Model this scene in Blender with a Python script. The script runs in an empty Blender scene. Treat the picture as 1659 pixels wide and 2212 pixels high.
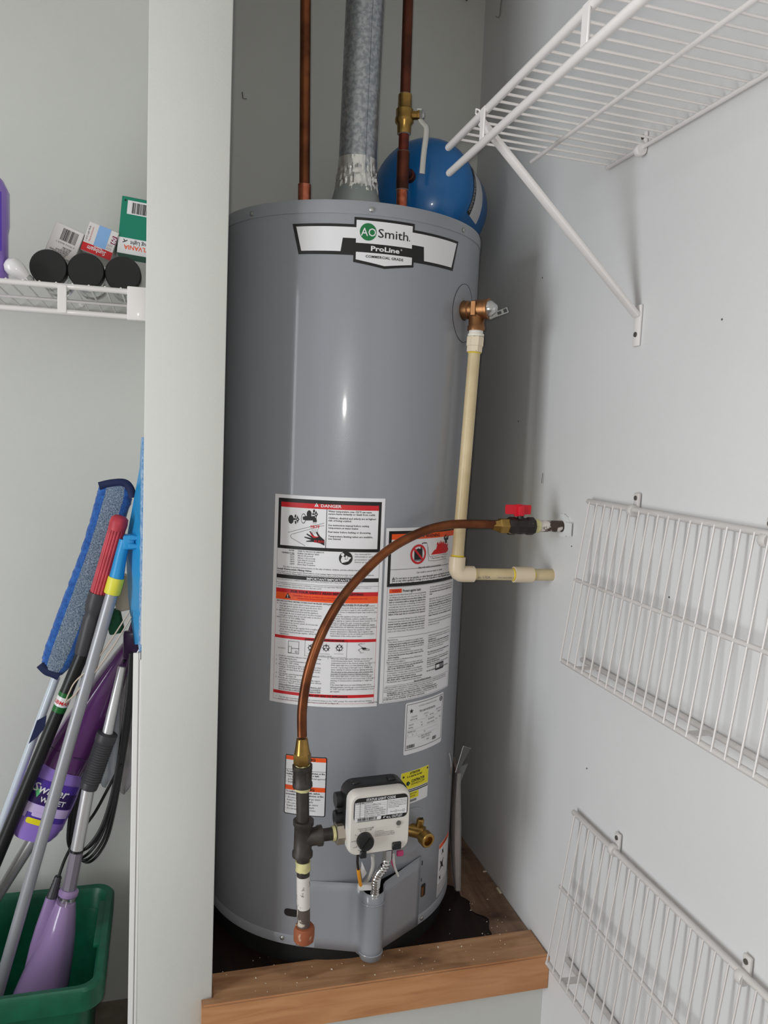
import bpy, bmesh, math, random
from mathutils import Vector, Matrix, geometry
random.seed(7)
S = bpy.context.scene
COL = S.collection
# ------------------------------------------------------------------ camera
CP = Vector((-0.34258, -1.56528, 0.93598)); FPX = 1694.6; IW, IH = 1659, 2212
yaw, pit, rol = 0.2700629, -0.0986154, 0.0420902
CF = Vector((math.sin(yaw)*math.cos(pit), math.cos(yaw)*math.cos(pit), math.sin(pit)))
_r = Vector((math.cos(yaw), -math.sin(yaw), 0)); _u = _r.cross(CF)
CR = _r*math.cos(rol) + _u*math.sin(rol); CU = -_r*math.sin(rol) + _u*math.cos(rol)
cam = bpy.data.cameras.new('camera'); cam.sensor_fit = 'HORIZONTAL'; cam.sensor_width = 36
cam.lens = 36*FPX/IW; cam.clip_start = 0.02
co = bpy.data.objects.new('camera', cam); COL.objects.link(co)
M = Matrix((CR, CU, -CF)).transposed().to_4x4(); M.translation = CP; co.matrix_world = M
S.camera = co
# ------------------------------------------------------------------ light
S.view_settings.view_transform = 'Standard'; S.view_settings.look = 'None'
S.view_settings.gamma = 1; S.view_settings.use_curve_mapping = False
S.view_settings.exposure = 0.0
w = bpy.data.worlds.new('daylight'); S.world = w; w.use_nodes = True
w.node_tree.nodes['Background'].inputs[0].default_value = (0.80, 0.90, 1.0, 1)
w.node_tree.nodes['Background'].inputs[1].default_value = 0.6
def area(name, loc, direction, sx, sy, power, color):
    l = bpy.data.lights.new(name, 'AREA'); l.shape = 'RECTANGLE'; l.size = sx; l.size_y = sy
    l.energy = power; l.color = color
    o = bpy.data.objects.new(name, l); COL.objects.link(o); o.location = loc
    o.rotation_euler = Vector(direction).to_track_quat('-Z', 'Y').to_euler()
    return o
area('doorway_daylight', (-2.46, -1.42, 0.58), (1, 0.06, 0), 0.80, 2.0, 46, (0.93, 0.97, 1.0))
fl = bpy.data.lights.new('phone_flash', 'POINT'); fl.energy = 11.0; fl.shadow_soft_size = 0.008; fl.color = (1, 0.97, 0.94)
fo = bpy.data.objects.new('phone_flash', fl); COL.objects.link(fo); fo.location = CP + CR*-0.012 + CU*0.006
# ------------------------------------------------------------------ helpers
def ray(x, y):
    return (CF + CR*((x-IW/2)/FPX) - CU*((y-IH/2)/FPX)).normalized()
def on(axis, val, x, y):                       # where the sight line of a photo point meets a real plane
    d = ray(x, y); return CP + d*((val-CP[axis])/d[axis])
def aX(X, x, y): return on(0, X, x, y)
def aY(Y, x, y): return on(1, Y, x, y)
def aZ(Z, x, y): return on(2, Z, x, y)
TR = 0.254
def cyl_uv(x, y, R=TR):                        # point of the heater jacket: arc length and height
    d = ray(x, y); a = d.x**2+d.y**2; b = 2*(CP.x*d.x+CP.y*d.y); c = CP.x**2+CP.y**2-R*R
    D = max(0, b*b-4*a*c); t = (-b-math.sqrt(D))/(2*a); p = CP+d*t
    return R*math.atan2(p.x, -p.y), p.z
def lin(c):
    return tuple((v/12.92 if v <= 0.04045 else ((v+0.055)/1.055)**2.4) for v in (k/255 for k in c))
MATS = {}
def mat(name, col, rough=0.5, metal=0.0, var=0.0, vscale=20, bump=0.0, bscale=150, col2=None, trans=0, ior=1.45, coat=0, spec=0.5, alpha=1, thresh=None, detail=4, sheen=0):
    if name in MATS: return MATS[name]
    m = bpy.data.materials.new(name); m.use_nodes = True; nt = m.node_tree; N = nt.nodes; Lk = nt.links
    b = N['Principled BSDF']; c = lin(col)
    b.inputs['Base Color'].default_value = (*c, 1); b.inputs['Roughness'].default_value = rough
    b.inputs['Metallic'].default_value = metal; b.inputs['IOR'].default_value = ior
    b.inputs['Transmission Weight'].default_value = trans; b.inputs['Coat Weight'].default_value = coat
    b.inputs['Coat Roughness'].default_value = 0.08
    b.inputs['Specular IOR Level'].default_value = spec; b.inputs['Alpha'].default_value = alpha
    if sheen: b.inputs['Sheen Weight'].default_value = sheen
    tc = N.new('ShaderNodeTexCoord')
    if var or col2:
        n = N.new('ShaderNodeTexNoise'); n.inputs['Scale'].default_value = vscale; n.inputs['Detail'].default_value = detail
        Lk.new(tc.outputs['Object'], n.inputs['Vector'])
        r = N.new('ShaderNodeValToRGB'); e = r.color_ramp.elements
        c2 = lin(col2) if col2 else tuple(max(0, v*(1-var)) for v in c)
        t = thresh or (0.35, 0.68)
        e[0].position, e[1].position = t; e[0].color = (*c2, 1); e[1].color = (*c, 1)
        Lk.new(n.outputs['Fac'], r.inputs['Fac']); Lk.new(r.outputs['Color'], b.inputs['Base Color'])
    if bump:
        n2 = N.new('ShaderNodeTexNoise'); n2.inputs['Scale'].default_value = bscale; n2.inputs['Detail'].default_value = 3
        Lk.new(tc.outputs['Object'], n2.inputs['Vector'])
        bp = N.new('ShaderNodeBump'); bp.inputs['Strength'].default_value = bump; bp.inputs['Distance'].default_value = 0.002
        Lk.new(n2.outputs['Fac'], bp.inputs['Height']); Lk.new(bp.outputs['Normal'], b.inputs['Normal'])
    MATS[name] = m; return m
def parent_to(o, p):
    if p is None: return
    o.parent = p
    if p.type == 'EMPTY': o.matrix_parent_inverse = Matrix.Translation(p.location).inverted()
    else:
        o.matrix_parent_inverse = (Matrix.Translation(p.location)).inverted() if p.location.length > 0 else Matrix.Identity(4)
def tag(o, label=None, cat=None, group=None, kind=None):
    if label: o['label'] = label
    if cat: o['category'] = cat
    if group: o['group'] = group
    if kind: o['kind'] = kind
    return o
def thing(name, loc, label, cat, group=None):
    o = bpy.data.objects.new(name, None); COL.objects.link(o); o.location = loc
    o.empty_display_size = 0.05
    return tag(o, label, cat, group)
def frame(n, up=(0, 0, 1)):
    n = Vector(n).normalized(); up = Vector(up)
    if abs(n.dot(up.normalized())) > 0.98: up = Vector((0, 1, 0)) if abs(n.y) < 0.9 else Vector((1, 0, 0))
    x = up.cross(n).normalized(); return x, n.cross(x).normalized(), n
class MB:
    def __init__(s): s.v = []; s.f = []; s.m = []; s.mi = 0
    def add(s, vs, fs):
        k = len(s.v); s.v += [tuple(p) for p in vs]; s.f += [tuple(i+k for i in f) for f in fs]; s.m += [s.mi]*len(fs); return s
    def box(s, c, size, ax=None):
        X, Y, Z = ax or (Vector((1, 0, 0)), Vector((0, 1, 0)), Vector((0, 0, 1))); c = Vector(c); a, b, d = (k/2 for k in size)
        vs = [c+X*(i*a)+Y*(j*b)+Z*(k*d) for k in (-1, 1) for j in (-1, 1) for i in (-1, 1)]
        return s.add(vs, [(0, 2, 3, 1), (4, 5, 7, 6), (0, 1, 5, 4), (2, 6, 7, 3), (0, 4, 6, 2), (1, 3, 7, 5)])
    def rbox(s, c, size, r=0.003, seg=2, ax=None):
        bm = bmesh.new(); bmesh.ops.create_cube(bm, size=1)
        for v in bm.verts: v.co = Vector((v.co.x*size[0], v.co.y*size[1], v.co.z*size[2]))
        bmesh.ops.bevel(bm, geom=list(bm.edges), offset=r, segments=seg, profile=0.5, affect='EDGES')
        X, Y, Z = ax or (Vector((1, 0, 0)), Vector((0, 1, 0)), Vector((0, 0, 1))); c = Vector(c)
        bm.verts.index_update()
        s.add([c+X*v.co.x+Y*v.co.y+Z*v.co.z for v in bm.verts], [[v.index for v in f.verts] for f in bm.faces]); bm.free(); return s
    def tube(s, pts, r, n=12, caps=True, closed=False, flat=None):
        pts = [Vector(p) for p in pts]; N = len(pts); rs = r if isinstance(r, (list, tuple)) else [r]*N
        tg = []
        for i in range(N):
            a = pts[(i-1) % N] if (closed or i > 0) else pts[i]; b = pts[(i+1) % N] if (closed or i < N-1) else pts[i]
            tg.append((b-a).normalized())
        x, y, _ = frame(tg[0]); rings = []
        vs = []; fs = []
        for i in range(N):
            if i:
                q = tg[i-1].rotation_difference(tg[i]); x = q @ x; y = q @ y
            for k in range(n):
                t = 2*math.pi*k/n; fx, fy = flat or (1, 1)
                vs.append(pts[i]+x*(math.cos(t)*rs[i]*fx)+y*(math.sin(t)*rs[i]*fy))
        R = N if closed else N-1
        for i in range(R):
            j = (i+1) % N
            for k in range(n): fs.append((i*n+k, i*n+(k+1) % n, j*n+(k+1) % n, j*n+k))
        if caps and not closed:
            fs.append(tuple(range(n-1, -1, -1))); fs.append(tuple((N-1)*n+k for k in range(n)))
        return s.add(vs, fs)
    def lathe(s, prof, o, axis=(0, 0, 1), n=24, a0=0, a1=2*math.pi, ref=None):
        x, y, z = frame(axis, ref or (0, 0, 1)); o = Vector(o); vs = []; fs = []; full = abs(a1-a0-2*math.pi) < 1e-6
        m = n if full else n+1
        for r, h in prof:
            for k in range(m):
                t = a0+(a1-a0)*k/n; vs.append(o+x*(r*math.cos(t))+y*(r*math.sin(t))+z*h)
        for i in range(len(prof)-1):
            for k in range(n):
                k2 = (k+1) % m if full else k+1
                fs.append((i*m+k, i*m+k2, (i+1)*m+k2, (i+1)*m+k))
        if full:
            if prof[0][0] > 1e-6: fs.append(tuple(range(m-1, -1, -1)))
            if prof[-1][0] > 1e-6: fs.append(tuple((len(prof)-1)*m+k for k in range(m)))
        return s.add(vs, fs)
    def prism(s, poly, o, X, Y, Z, d):            # 2-D outline pushed along Z by d
        o = Vector(o); n = len(poly); a = [o+X*p[0]+Y*p[1] for p in poly]; b = [p+Z*d for p in a]
        return s.add(a+b, [tuple(range(n-1, -1, -1)), tuple(range(n, 2*n))]+[(i, (i+1) % n, n+(i+1) % n, n+i) for i in range(n)])
    def loft(s, rings, caps=True):
        n = len(rings[0]); vs = [p for r in rings for p in r]; fs = []
        for i in range(len(rings)-1):
            for k in range(n): fs.append((i*n+k, i*n+(k+1) % n, (i+1)*n+(k+1) % n, (i+1)*n+k))
        if caps: fs += [tuple(range(n-1, -1, -1)), tuple((len(rings)-1)*n+k for k in range(n))]
        return s.add(vs, fs)
    def mesh(s, name, mats, smooth=True, angle=38):
        me = bpy.data.meshes.new(name); me.from_pydata(s.v, [], s.f)
        for m in (mats if isinstance(mats, (list, tuple)) else [mats]): me.materials.append(m)
        for p, i in zip(me.polygons, s.m): p.material_index = i; p.use_smooth = smooth
        me.update()
        if smooth: me.set_sharp_from_angle(angle=math.radians(angle))
        return me
    def build(s, name, mats, parent=None, smooth=True, angle=38, label=None):
        o = bpy.data.objects.new(name, s.mesh(name, mats, smooth, angle)); COL.objects.link(o); parent_to(o, parent)
        if label: o['label'] = label
        return o
def bez(pts, n=10):                               # smooth curve through points
    P = [Vector(p) for p in pts]; out = []
    for i in range(len(P)-1):
        a = P[max(0, i-1)]; b = P[i]; c = P[i+1]; d = P[min(len(P)-1, i+2)]
        for k in range(n):
            t = k/n
            out.append(0.5*((2*b)+(c-a)*t+(2*a-5*b+4*c-d)*t*t+(3*b-a-3*c+d)*t**3))
    out.append(P[-1]); return out
# ------------------------------------------------------------------ flat print on a surface
def glyphs(txt, size, bold=0.0, shear=0.0, res=2, space=1.0):
    cu = bpy.data.curves.new('lettering', 'FONT'); cu.body = txt; cu.size = size; cu.offset = bold*size
    cu.resolution_u = res; cu.shear = shear; cu.fill_mode = 'FRONT'; cu.space_character = space
    o = bpy.data.objects.new('lettering', cu); me = bpy.data.meshes.new_from_object(o)
    vs = [(v.co.x, v.co.y) for v in me.vertices]; fs = [tuple(p.vertices) for p in me.polygons]
    bpy.data.objects.remove(o); bpy.data.curves.remove(cu); bpy.data.meshes.remove(me)
    return vs, fs
class Print:
    STEP = 0.0005
    def __init__(s, mapf, mats, usub=0.008): s.map = mapf; s.mats = mats; s.names = [m.name for m in mats]; s.mb = MB(); s.us = usub
    def _m(s, m): s.mb.mi = s.names.index(m)
    def rect(s, u0, v0, u1, v1, m, lay=1):
        s._m(m); n = max(1, int(abs(u1-u0)/s.us)); h = lay*s.STEP; vs = []; fs = []
        for i in range(n+1):
            u = u0+(u1-u0)*i/n; vs += [s.map(u, v0, h), s.map(u, v1, h)]
        for i in range(n): fs.append((2*i, 2*i+2, 2*i+3, 2*i+1) if (u1-u0)*(v1-v0) > 0 else (2*i+1, 2*i+3, 2*i+2, 2*i))
        s.mb.add(vs, fs)
    def frame(s, u0, v0, u1, v1, t, m, lay=1):
        s.rect(u0, v0, u1, v0+t, m, lay); s.rect(u0, v1-t, u1, v1, m, lay); s.rect(u0, v0+t, u0+t, v1-t, m, lay); s.rect(u1-t, v0+t, u1, v1-t, m, lay)
    def poly(s, pts, m, lay=1):
        s._m(m); h = lay*s.STEP
        if sum(a[0]*b[1]-b[0]*a[1] for a, b in zip(pts, pts[1:]+pts[:1])) < 0: pts = pts[::-1]
        u0 = min(p[0] for p in pts); u1 = max(p[0] for p in pts); n = max(1, math.ceil((u1-u0)/(s.us*.6)))
        tris = [[Vector(pts[i]) for i in t] for t in geometry.tessellate_polygon([[Vector((p[0], p[1], 0)) for p in pts]])]
        for t in tris:                               # every triangle cut into narrow columns so that it follows the curved surface
            if (t[1]-t[0]).cross(t[2]-t[0]) < 0: t = [t[0], t[2], t[1]]
            for k in range(n):
                lo, hi = u0+(u1-u0)*k/n, u0+(u1-u0)*(k+1)/n; q = t
                for sg, c in ((1, lo), (-1, hi)):
                    o = []
                    for a, b in zip(q, q[1:]+q[:1]):
                        da, db = sg*(a[0]-c), sg*(b[0]-c)
                        if da >= 0: o.append(a)
                        if da*db < 0: o.append(a.lerp(b, da/(da-db)))
                    q = o
                    if len(q) < 3: break
                if len(q) >= 3: s.mb.add([s.map(p[0], p[1], h) for p in q], [tuple(range(len(q)))])
    def disc(s, u, v, r, m, lay=1, n=24, ry=None):
        s.poly([(u+r*math.cos(2*math.pi*k/n), v+(ry or r)*math.sin(2*math.pi*k/n)) for k in range(n)], m, lay)
    def ring(s, u, v, r, t, m, lay=1, n=28):
        s._m(m); h = lay*s.STEP; vs = []
        for k in range(n):
            a = 2*math.pi*k/n
            vs += [s.map(u+r*math.cos(a), v+r*math.sin(a), h), s.map(u+(r-t)*math.cos(a), v+(r-t)*math.sin(a), h)]
        s.mb.add(vs, [(2*k, (2*k+2) % (2*n), (2*k+3) % (2*n), 2*k+1) for k in range(n)])
    def line(s, pts, t, m, lay=1):
        for a, b in zip(pts, pts[1:]):
            d = Vector((b[0]-a[0], b[1]-a[1])); 
            if d.length == 0: continue
            k = Vector((-d.y, d.x)).normalized()*t/2
            s.poly([(a[0]-k.x, a[1]-k.y), (b[0]-k.x, b[1]-k.y), (b[0]+k.x, b[1]+k.y), (a[0]+k.x, a[1]+k.y)], m, lay)
    def text(s, txt, u, v, size, m, lay=2, width=None, align='L', bold=0.0, shear=0.0, res=2, space=1.0, rot=0, maxw=None):
        vs, fs = glyphs(txt, size, bold, shear, res, space)
        if not vs: return
        x0 = min(p[0] for p in vs); x1 = max(p[0] for p in vs); k = 1
        if width: k = width/(x1-x0)
        elif maxw and x1-x0 > maxw: k = maxw/(x1-x0)
        W = (x1-x0)*k; off = {'L': 0, 'C': -W/2, 'R': -W}[align]; c, sn = math.cos(rot), math.sin(rot)
        s._m(m); h = lay*s.STEP; out = []
        for p in vs:
            a, b = (p[0]-x0)*k+off, p[1]; out.append(s.map(u+a*c-b*sn, v+a*sn+b*c, h))
        s.mb.add(out, fs)
    def barcode(s, u0, v0, u1, v1, m, lay=1, seed=3):
        r = random.Random(seed); u = u0; wd = abs(u1-u0)/60; sg = 1 if u1 > u0 else -1
        while (u1-u)*sg > wd*3:
            t = wd*r.choice((1, 1, 2, 3)); s.rect(u, v0, u+t*sg, v1, m, lay); u += sg*(t+wd*r.choice((1, 1, 2)))
    def build(s, name, parent): return s.mb.build(name, s.mats, parent, smooth=False)
def cylmap(R=TR):
    return lambda u, v, h: ((R+h)*math.sin(u/R), -(R+h)*math.cos(u/R), v)
def planemap(o, X, Y):
    o = Vector(o); X = Vector(X).normalized(); Y = Vector(Y).normalized(); Z = X.cross(Y)
    return lambda u, v, h: tuple(o+X*u+Y*v+Z*h)
# ------------------------------------------------------------------ materials
WALL = mat('wall_paint', (206, 206, 201), 0.55, var=0.05, vscale=3, bump=0.12, bscale=260)
WALLR = mat('wall_paint_daylit', (212, 211, 211), 0.5, var=0.04, vscale=3, bump=0.10, bscale=220)  # same wall paint, paler and cooler: bluish daylight put into the colour
CEIL = mat('ceiling_white', (225, 225, 220), 0.8, bump=0.2, bscale=90)
FLOORM = mat('floor_vinyl', (142, 130, 118), 0.5, col2=(108, 96, 84), vscale=9)  # lighter than the actual dark brown floor, so it bounces light upward
WIRE = mat('white_wire_coating', (226, 221, 219), 0.38, coat=0.3)
OLDWIRE = mat('aged_wire_coating', (206, 200, 197), 0.42, coat=0.2, var=0.10, vscale=14)
JACKET = mat('grey_jacket_paint', (139, 141, 147), 0.30, coat=0.35, bump=0.05, bscale=500)
BLACK = mat('black_print', (22, 20, 20), 0.45); PAPER = mat('white_vinyl', (222, 220, 222), 0.36, coat=0.2)
RED = mat('red_print', (196, 24, 34), 0.4); ORANGE = mat('orange_print', (232, 84, 30), 0.4)
YELLOW = mat('yellow_print', (226, 212, 30), 0.4); GREEN = mat('green_print', (24, 112, 60), 0.4)
GREYP = mat('grey_print', (120, 118, 120), 0.45); BLUEP = mat('blue_print', (128, 168, 214), 0.45); MAGENTA = mat('maroon_print', (130, 40, 80), 0.45)
COPPER = mat('aged_copper', (138, 82, 50), 0.36, metal=0.85, col2=(88, 50, 32), vscale=26, thresh=(0.3, 0.75))
COPPERD = mat('dark_copper', (112, 58, 40), 0.42, metal=0.7, col2=(62, 32, 24), vscale=22, thresh=(0.3, 0.75))
COPPERN = mat('bright_copper', (196, 118, 92), 0.30, metal=0.9, col2=(160, 78, 50), vscale=60)
BRASS = mat('brass', (176, 140, 78), 0.28, metal=0.95, var=0.3, vscale=40)
BRONZE = mat('bronze', (158, 112, 74), 0.38, metal=0.9, var=0.25, vscale=40)
IRON = mat('black_iron', (70, 64, 60), 0.5, metal=0.35, var=0.35, vscale=50, bump=0.15, bscale=400)
GALV = mat('galvanised_steel', (184, 187, 190), 0.40, metal=0.85, col2=(150, 155, 160), vscale=130, detail=2, thresh=(0.40, 0.62))
CHROME = mat('bright_steel', (205, 205, 205), 0.18, metal=1.0)
ZINC = mat('zinc_screw', (170, 170, 168), 0.35, metal=0.9)
CPVC = mat('cream_cpvc', (208, 189, 152), 0.36, col2=(188, 167, 128), vscale=14)
CPVCF = mat('cream_cpvc_fitting', (216, 198, 172), 0.33)
CEMENT = mat('yellow_cement', (214, 190, 60), 0.3)
TAPE = mat('ptfe_tape', (214, 206, 150), 0.6, var=0.25, vscale=60)
BLACKP = mat('black_plastic', (26, 26, 27), 0.38); OFFW = mat('offwhite_plastic', (214, 208, 200), 0.36)
WHITEP = mat('white_plastic', (226, 224, 222), 0.35)
# ================================================================== the room
XR, YB, ZF, ZC, XL, YN = 0.366, 0.284, -0.44, 1.985, -2.45, -3.2
def slab(name, lo, hi, m, parent=None):
    b = MB(); b.box([(a+c)/2 for a, c in zip(lo, hi)], [c-a for a, c in zip(lo, hi)])
    o = b.build(name, m, parent, smooth=False)
    if parent is None: tag(o, kind='structure')
    return o
tag(slab('floor', (XL-.1, YN-.1, ZF-.1), (XR+.1, YB+.1, ZF), FLOORM), 'brown vinyl floor beside the green bin', 'floor')
tag(slab('ceiling', (XL-.1, YN-.1, ZC), (XR+.1, YB+.1, ZC+.1), CEIL), 'white ceiling above the closet', 'ceiling')
tag(slab('wall_back', (XL-.1, YB, ZF), (XR+.1, YB+.1, ZC), WALL), 'pale grey-green painted wall behind the heater and the mops', 'wall')
wr = tag(slab('wall_right', (XR, YN, ZF), (XR+.1, YB, ZC), WALLR), 'white painted side wall carrying the wire shelves', 'wall')
tag(slab('wall_near', (XL-.1, YN-.1, ZF), (XR+.1, YN, ZC), WALL), 'painted wall opposite the water heater', 'wall')
wl = MB(); DY0, DY1, DZ1 = -1.82, -1.02, 1.58
for lo, hi in (((XL-.1, YN, ZF), (XL, DY0, ZC)), ((XL-.1, DY1, ZF), (XL, YB, ZC)), ((XL-.1, DY0, DZ1), (XL, DY1, ZC))):
    wl.box([(a+c)/2 for a, c in zip(lo, hi)], [c-a for a, c in zip(lo, hi)])
tag(wl.build('wall_left', WALL, None, smooth=False), 'painted wall with the open doorway that lets the daylight in', 'wall', kind='structure')
df = MB()
for lo, hi in (((XL-.11, DY0-.06, ZF), (XL+.015, DY0, DZ1+.06)), ((XL-.11, DY1, ZF), (XL+.015, DY1+.06, DZ1+.06)), ((XL-.11, DY0, DZ1), (XL+.015, DY1, DZ1+.06))):
    df.box([(a+c)/2 for a, c in zip(lo, hi)], [c-a for a, c in zip(lo, hi)])
tag(df.build('trim_1', WHITEP, None, smooth=False), 'white casing around the open doorway', 'door casing', kind='structure')
# divider between the heater bay and the broom bay (front end with rounded plaster corners)
PX0, PX1, PY = -0.380, -0.2585, -0.292
b = MB(); b.rbox(((PX0+PX1)/2, (PY+YB)/2, (ZF+ZC)/2), (PX1-PX0, YB-PY, ZC-ZF), 0.002, 2)
tag(b.build('wall_divider', WALL, None), 'white painted end of the partition beside the water heater', 'wall', kind='structure')
ZD = -0.040                                        # deck the heater stands on
b = MB(); b.box(((PX1+XR)/2, -0.285, (ZF-0.095)/2), (XR-PX1, 0.02, -0.095-ZF))
tag(b.build('wall_riser', WALL, None, smooth=False), 'painted riser under the wooden platform edge', 'wall', kind='structure')
# platform
def woodmat(name, base, dark, stain=None, sx=3, sy=26, thr=(0.42, 0.62), ax=0, rough=0.6):
    m = bpy.data.materials.new(name); m.use_nodes = True; nt = m.node_tree; N = nt.nodes; L = nt.links; bs = N['Principled BSDF']
    bs.inputs['Roughness'].default_value = rough
    tc = N.new('ShaderNodeTexCoord'); mp = N.new('ShaderNodeMapping'); L.new(tc.outputs['Object'], mp.inputs['Vector'])
    mp.inputs['Scale'].default_value = (sx, sy, sy) if ax == 0 else (sy, sx, sy)
    n = N.new('ShaderNodeTexNoise'); n.inputs['Scale'].default_value = 2.2; n.inputs['Detail'].default_value = 6; n.inputs['Distortion'].default_value = 0.6
    L.new(mp.outputs['Vector'], n.inputs['Vector'])
    r = N.new('ShaderNodeValToRGB'); r.color_ramp.elements[0].color = (*lin(dark), 1); r.color_ramp.elements[1].color = (*lin(base), 1)
    r.color_ramp.elements[0].position = 0.3; r.color_ramp.elements[1].position = 0.62; L.new(n.outputs['Fac'], r.inputs['Fac'])
    out = r.outputs['Color']
    if stain:
        n2 = N.new('ShaderNodeTexNoise'); n2.inputs['Scale'].default_value = 7; n2.inputs['Detail'].default_value = 5
        mp2 = N.new('ShaderNodeMapping'); mp2.inputs['Scale'].default_value = (1, 2.2, 1); L.new(tc.outputs['Object'], mp2.inputs['Vector']); L.new(mp2.outputs['Vector'], n2.inputs['Vector'])
        r2 = N.new('ShaderNodeValToRGB'); r2.color_ramp.elements[0].position, r2.color_ramp.elements[1].position = thr
        L.new(n2.outputs['Fac'], r2.inputs['Fac'])
        mx = N.new('ShaderNodeMix'); mx.data_type = 'RGBA'; L.new(r2.outputs['Color'], mx.inputs['Factor']); L.new(out, mx.inputs['A']); mx.inputs['B'].default_value = (*lin(stain), 1)
        out = mx.outputs['Result']
    L.new(out, bs.inputs['Base Color'])
    bp = N.new('ShaderNodeBump'); bp.inputs['Strength'].default_value = 0.25; bp.inputs['Distance'].default_value = 0.002
    L.new(n.outputs['Fac'], bp.inputs['Height']); L.new(bp.outputs['Normal'], bs.inputs['Normal'])
    return m
BOARDTOP = woodmat('stained_board', (184, 140, 102), (150, 106, 72), (84, 54, 36), thr=(0.52, 0.76))
BOARDEDGE = woodmat('fresh_pine_edge', (196, 142, 98), (174, 118, 76), None)
DECKL = woodmat('worn_plywood', (138, 110, 90), (104, 76, 60), (60, 38, 28), thr=(0.5, 0.75), ax=1)
DECKD = woodmat('wet_dark_plywood', (38, 24, 19), (22, 14, 12), None, ax=1, rough=0.4)
pl = thing('heater_platform', (0.05, -0.01, ZD), 'stained wooden platform with a pine front board under the water heater', 'platform')
b = MB(); b.box(((PX1+XR)/2, (-.232+YB)/2, ZD-.01), (XR-PX1-.001, YB+.232-.001, .02)); b.build('deck', DECKD, pl, smooth=False, label='dark water-stained plywood deck')
# worn paler strip of the deck along the side wall, ragged inner edge
rr = random.Random(4); edge = []; NE = 90
for i in range(NE):
    y = -0.2315+(0.5145*i/(NE-1)); t = y+.2315
    base = .262+.030*math.sin(t*16+.4)+.010*math.sin(t*47)+.006*math.sin(t*110+1)+.055*max(0, min(1, (y+.02)/.12))
    edge.append((min(base+rr.uniform(-.0015, .0015), .355), y))
vs = [(x, y, ZD+.0012) for x, y in edge]+[(XR-.0015, y, ZD+.0012) for x, y in edge]
b = MB(); b.add(vs, [(i, i+NE, i+NE+1, i+1) for i in range(NE-1)]); b.build('worn_strip', DECKL, pl, smooth=False, label='paler worn plywood strip along the wall')
x1, y0, y1, z0, z1 = XR-.001, -0.314, -0.232, -0.096, -0.030
q = MB(); q.prism([(-.276, y0), (x1, y0), (x1, y1), (-.2582, y1), (-.2582, -.2928), (-.276, -.2928)], (0, 0, z0), Vector((1, 0, 0)), Vector((0, 1, 0)), Vector((0, 0, 1)), z1-z0)
bm = bmesh.new(); bv = [bm.verts.new(v) for v in q.v]
for f in q.f: bm.faces.new([bv[i] for i in f])
bm.normal_update()
bmesh.ops.bevel(bm, geom=[e for e in bm.edges if all(abs(v.co.z-z1) < 1e-6 for v in e.verts)], offset=0.003, segments=2, affect='EDGES')
bm.normal_update(); b = MB()
for f in bm.faces:
    b.mi = 0 if f.normal.z > 0.6 else 1
    b.add([v.co for v in f.verts], [tuple(range(len(f.verts)))])
bm.free()
b.build('front_board', [BOARDTOP, BOARDEDGE], pl, smooth=False, label='pine board with a fresh front edge and stained top')
# spilt crumbs of plaster on the deck and board
b = MB(); rr = random.Random(11)
def crumb(x, y, z, s):
    vs = [(x+rr.uniform(-s, s), y+rr.uniform(-s, s), z), (x+rr.uniform(-s, s)*1.6, y+rr.uniform(-s, s), z), (x+rr.uniform(-s, s), y+rr.uniform(-s, s)*1.6, z), (x, y, z+s*.9)]
    b.add(vs, [(0, 1, 3), (1, 2, 3), (2, 0, 3), (0, 2, 1)])
for _ in range(70): crumb(rr.uniform(.20, .355), rr.uniform(-.225, .15), ZD+.0014, rr.uniform(.0007, .0022))
for _ in range(14): crumb(rr.uniform(-.25, -.06), rr.uniform(-.23, -.19), ZD+.0014, rr.uniform(.0007, .002))
for _ in range(60): crumb(rr.uniform(-.25, .35), rr.uniform(-.308, -.236), z1+.0004, rr.uniform(.0007, .0022))
tag(b.build('plaster_crumbs', mat('plaster_crumb', (214, 204, 188), 0.8), None, smooth=False), 'pale plaster crumbs scattered over the wooden platform', 'debris', kind='stuff')
def chip(px, py, z, dx, dy):
    p = aZ(z, px, py); q = MB(); q.rbox((p.x, p.y, z+.0016), (dx, dy, .003), .001, 1); return q
for i, (px, py, dx, dy, ln) in enumerate(((1047, 1884, .009, .004, 'small off-white chip of plaster lying on the deck by the wall'), (1078, 1925, .006, .022, 'long curved sliver of pale wood on the deck by the wall'))):
    tag(chip(px, py, ZD+.0012, dx, dy).build('wood_sliver' if i else 'plaster_chip', mat('pale_sliver', (208, 196, 172), 0.7), None), ln, 'debris')
# marks on the walls: plugged hole round the gas stub, nail heads
def blob(n, ry, rz, seed):
    r = random.Random(seed); return [(math.cos(2*math.pi*k/n)*ry*r.uniform(.93, 1.05), math.sin(2*math.pi*k/n)*rz*r.uniform(.93, 1.05)) for k in range(n)]
AX = (Vector((0, -1, 0)), Vector((0, 0, 1)), Vector((-1, 0, 0)))
b = MB(); b.prism(blob(28, .024, .022, 5), (XR, -.262, .782), *AX, .0035); b.build('filler_patch', mat('filler', (212, 213, 212), 0.7), wr, label='white filler patch round the gas stub')
b = MB(); b.prism([(.012, -.012), (.034, -.012), (.034, .012), (.012, .012)], (XR-.0035, -.262, .778), *AX, .003); b.build('filler_patch', MATS['filler'], wr, smooth=False)
for px, py in ((1172, 600), (1120, 910), (1235, 1180), (1446, 1290), (1268, 1660), (1560, 690)):
    p = aX(XR, px, py); b = MB(); b.lathe([(.0014, 0), (.0014, .0008), (0, .0012)], p, (-1, 0, 0), 8); b.build('nail_hole', mat('nail_dark', (80, 78, 76), 0.6), wr)
p = aX(XR-.004, 1172, 1022); b = MB(); b.tube([p, p+Vector((0, .001, -.02))], .0006, 6); b.build('nail', mat('nail_dark', (80, 78, 76)), wr)
p = aY(YB-.003, 525, 213)
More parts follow.
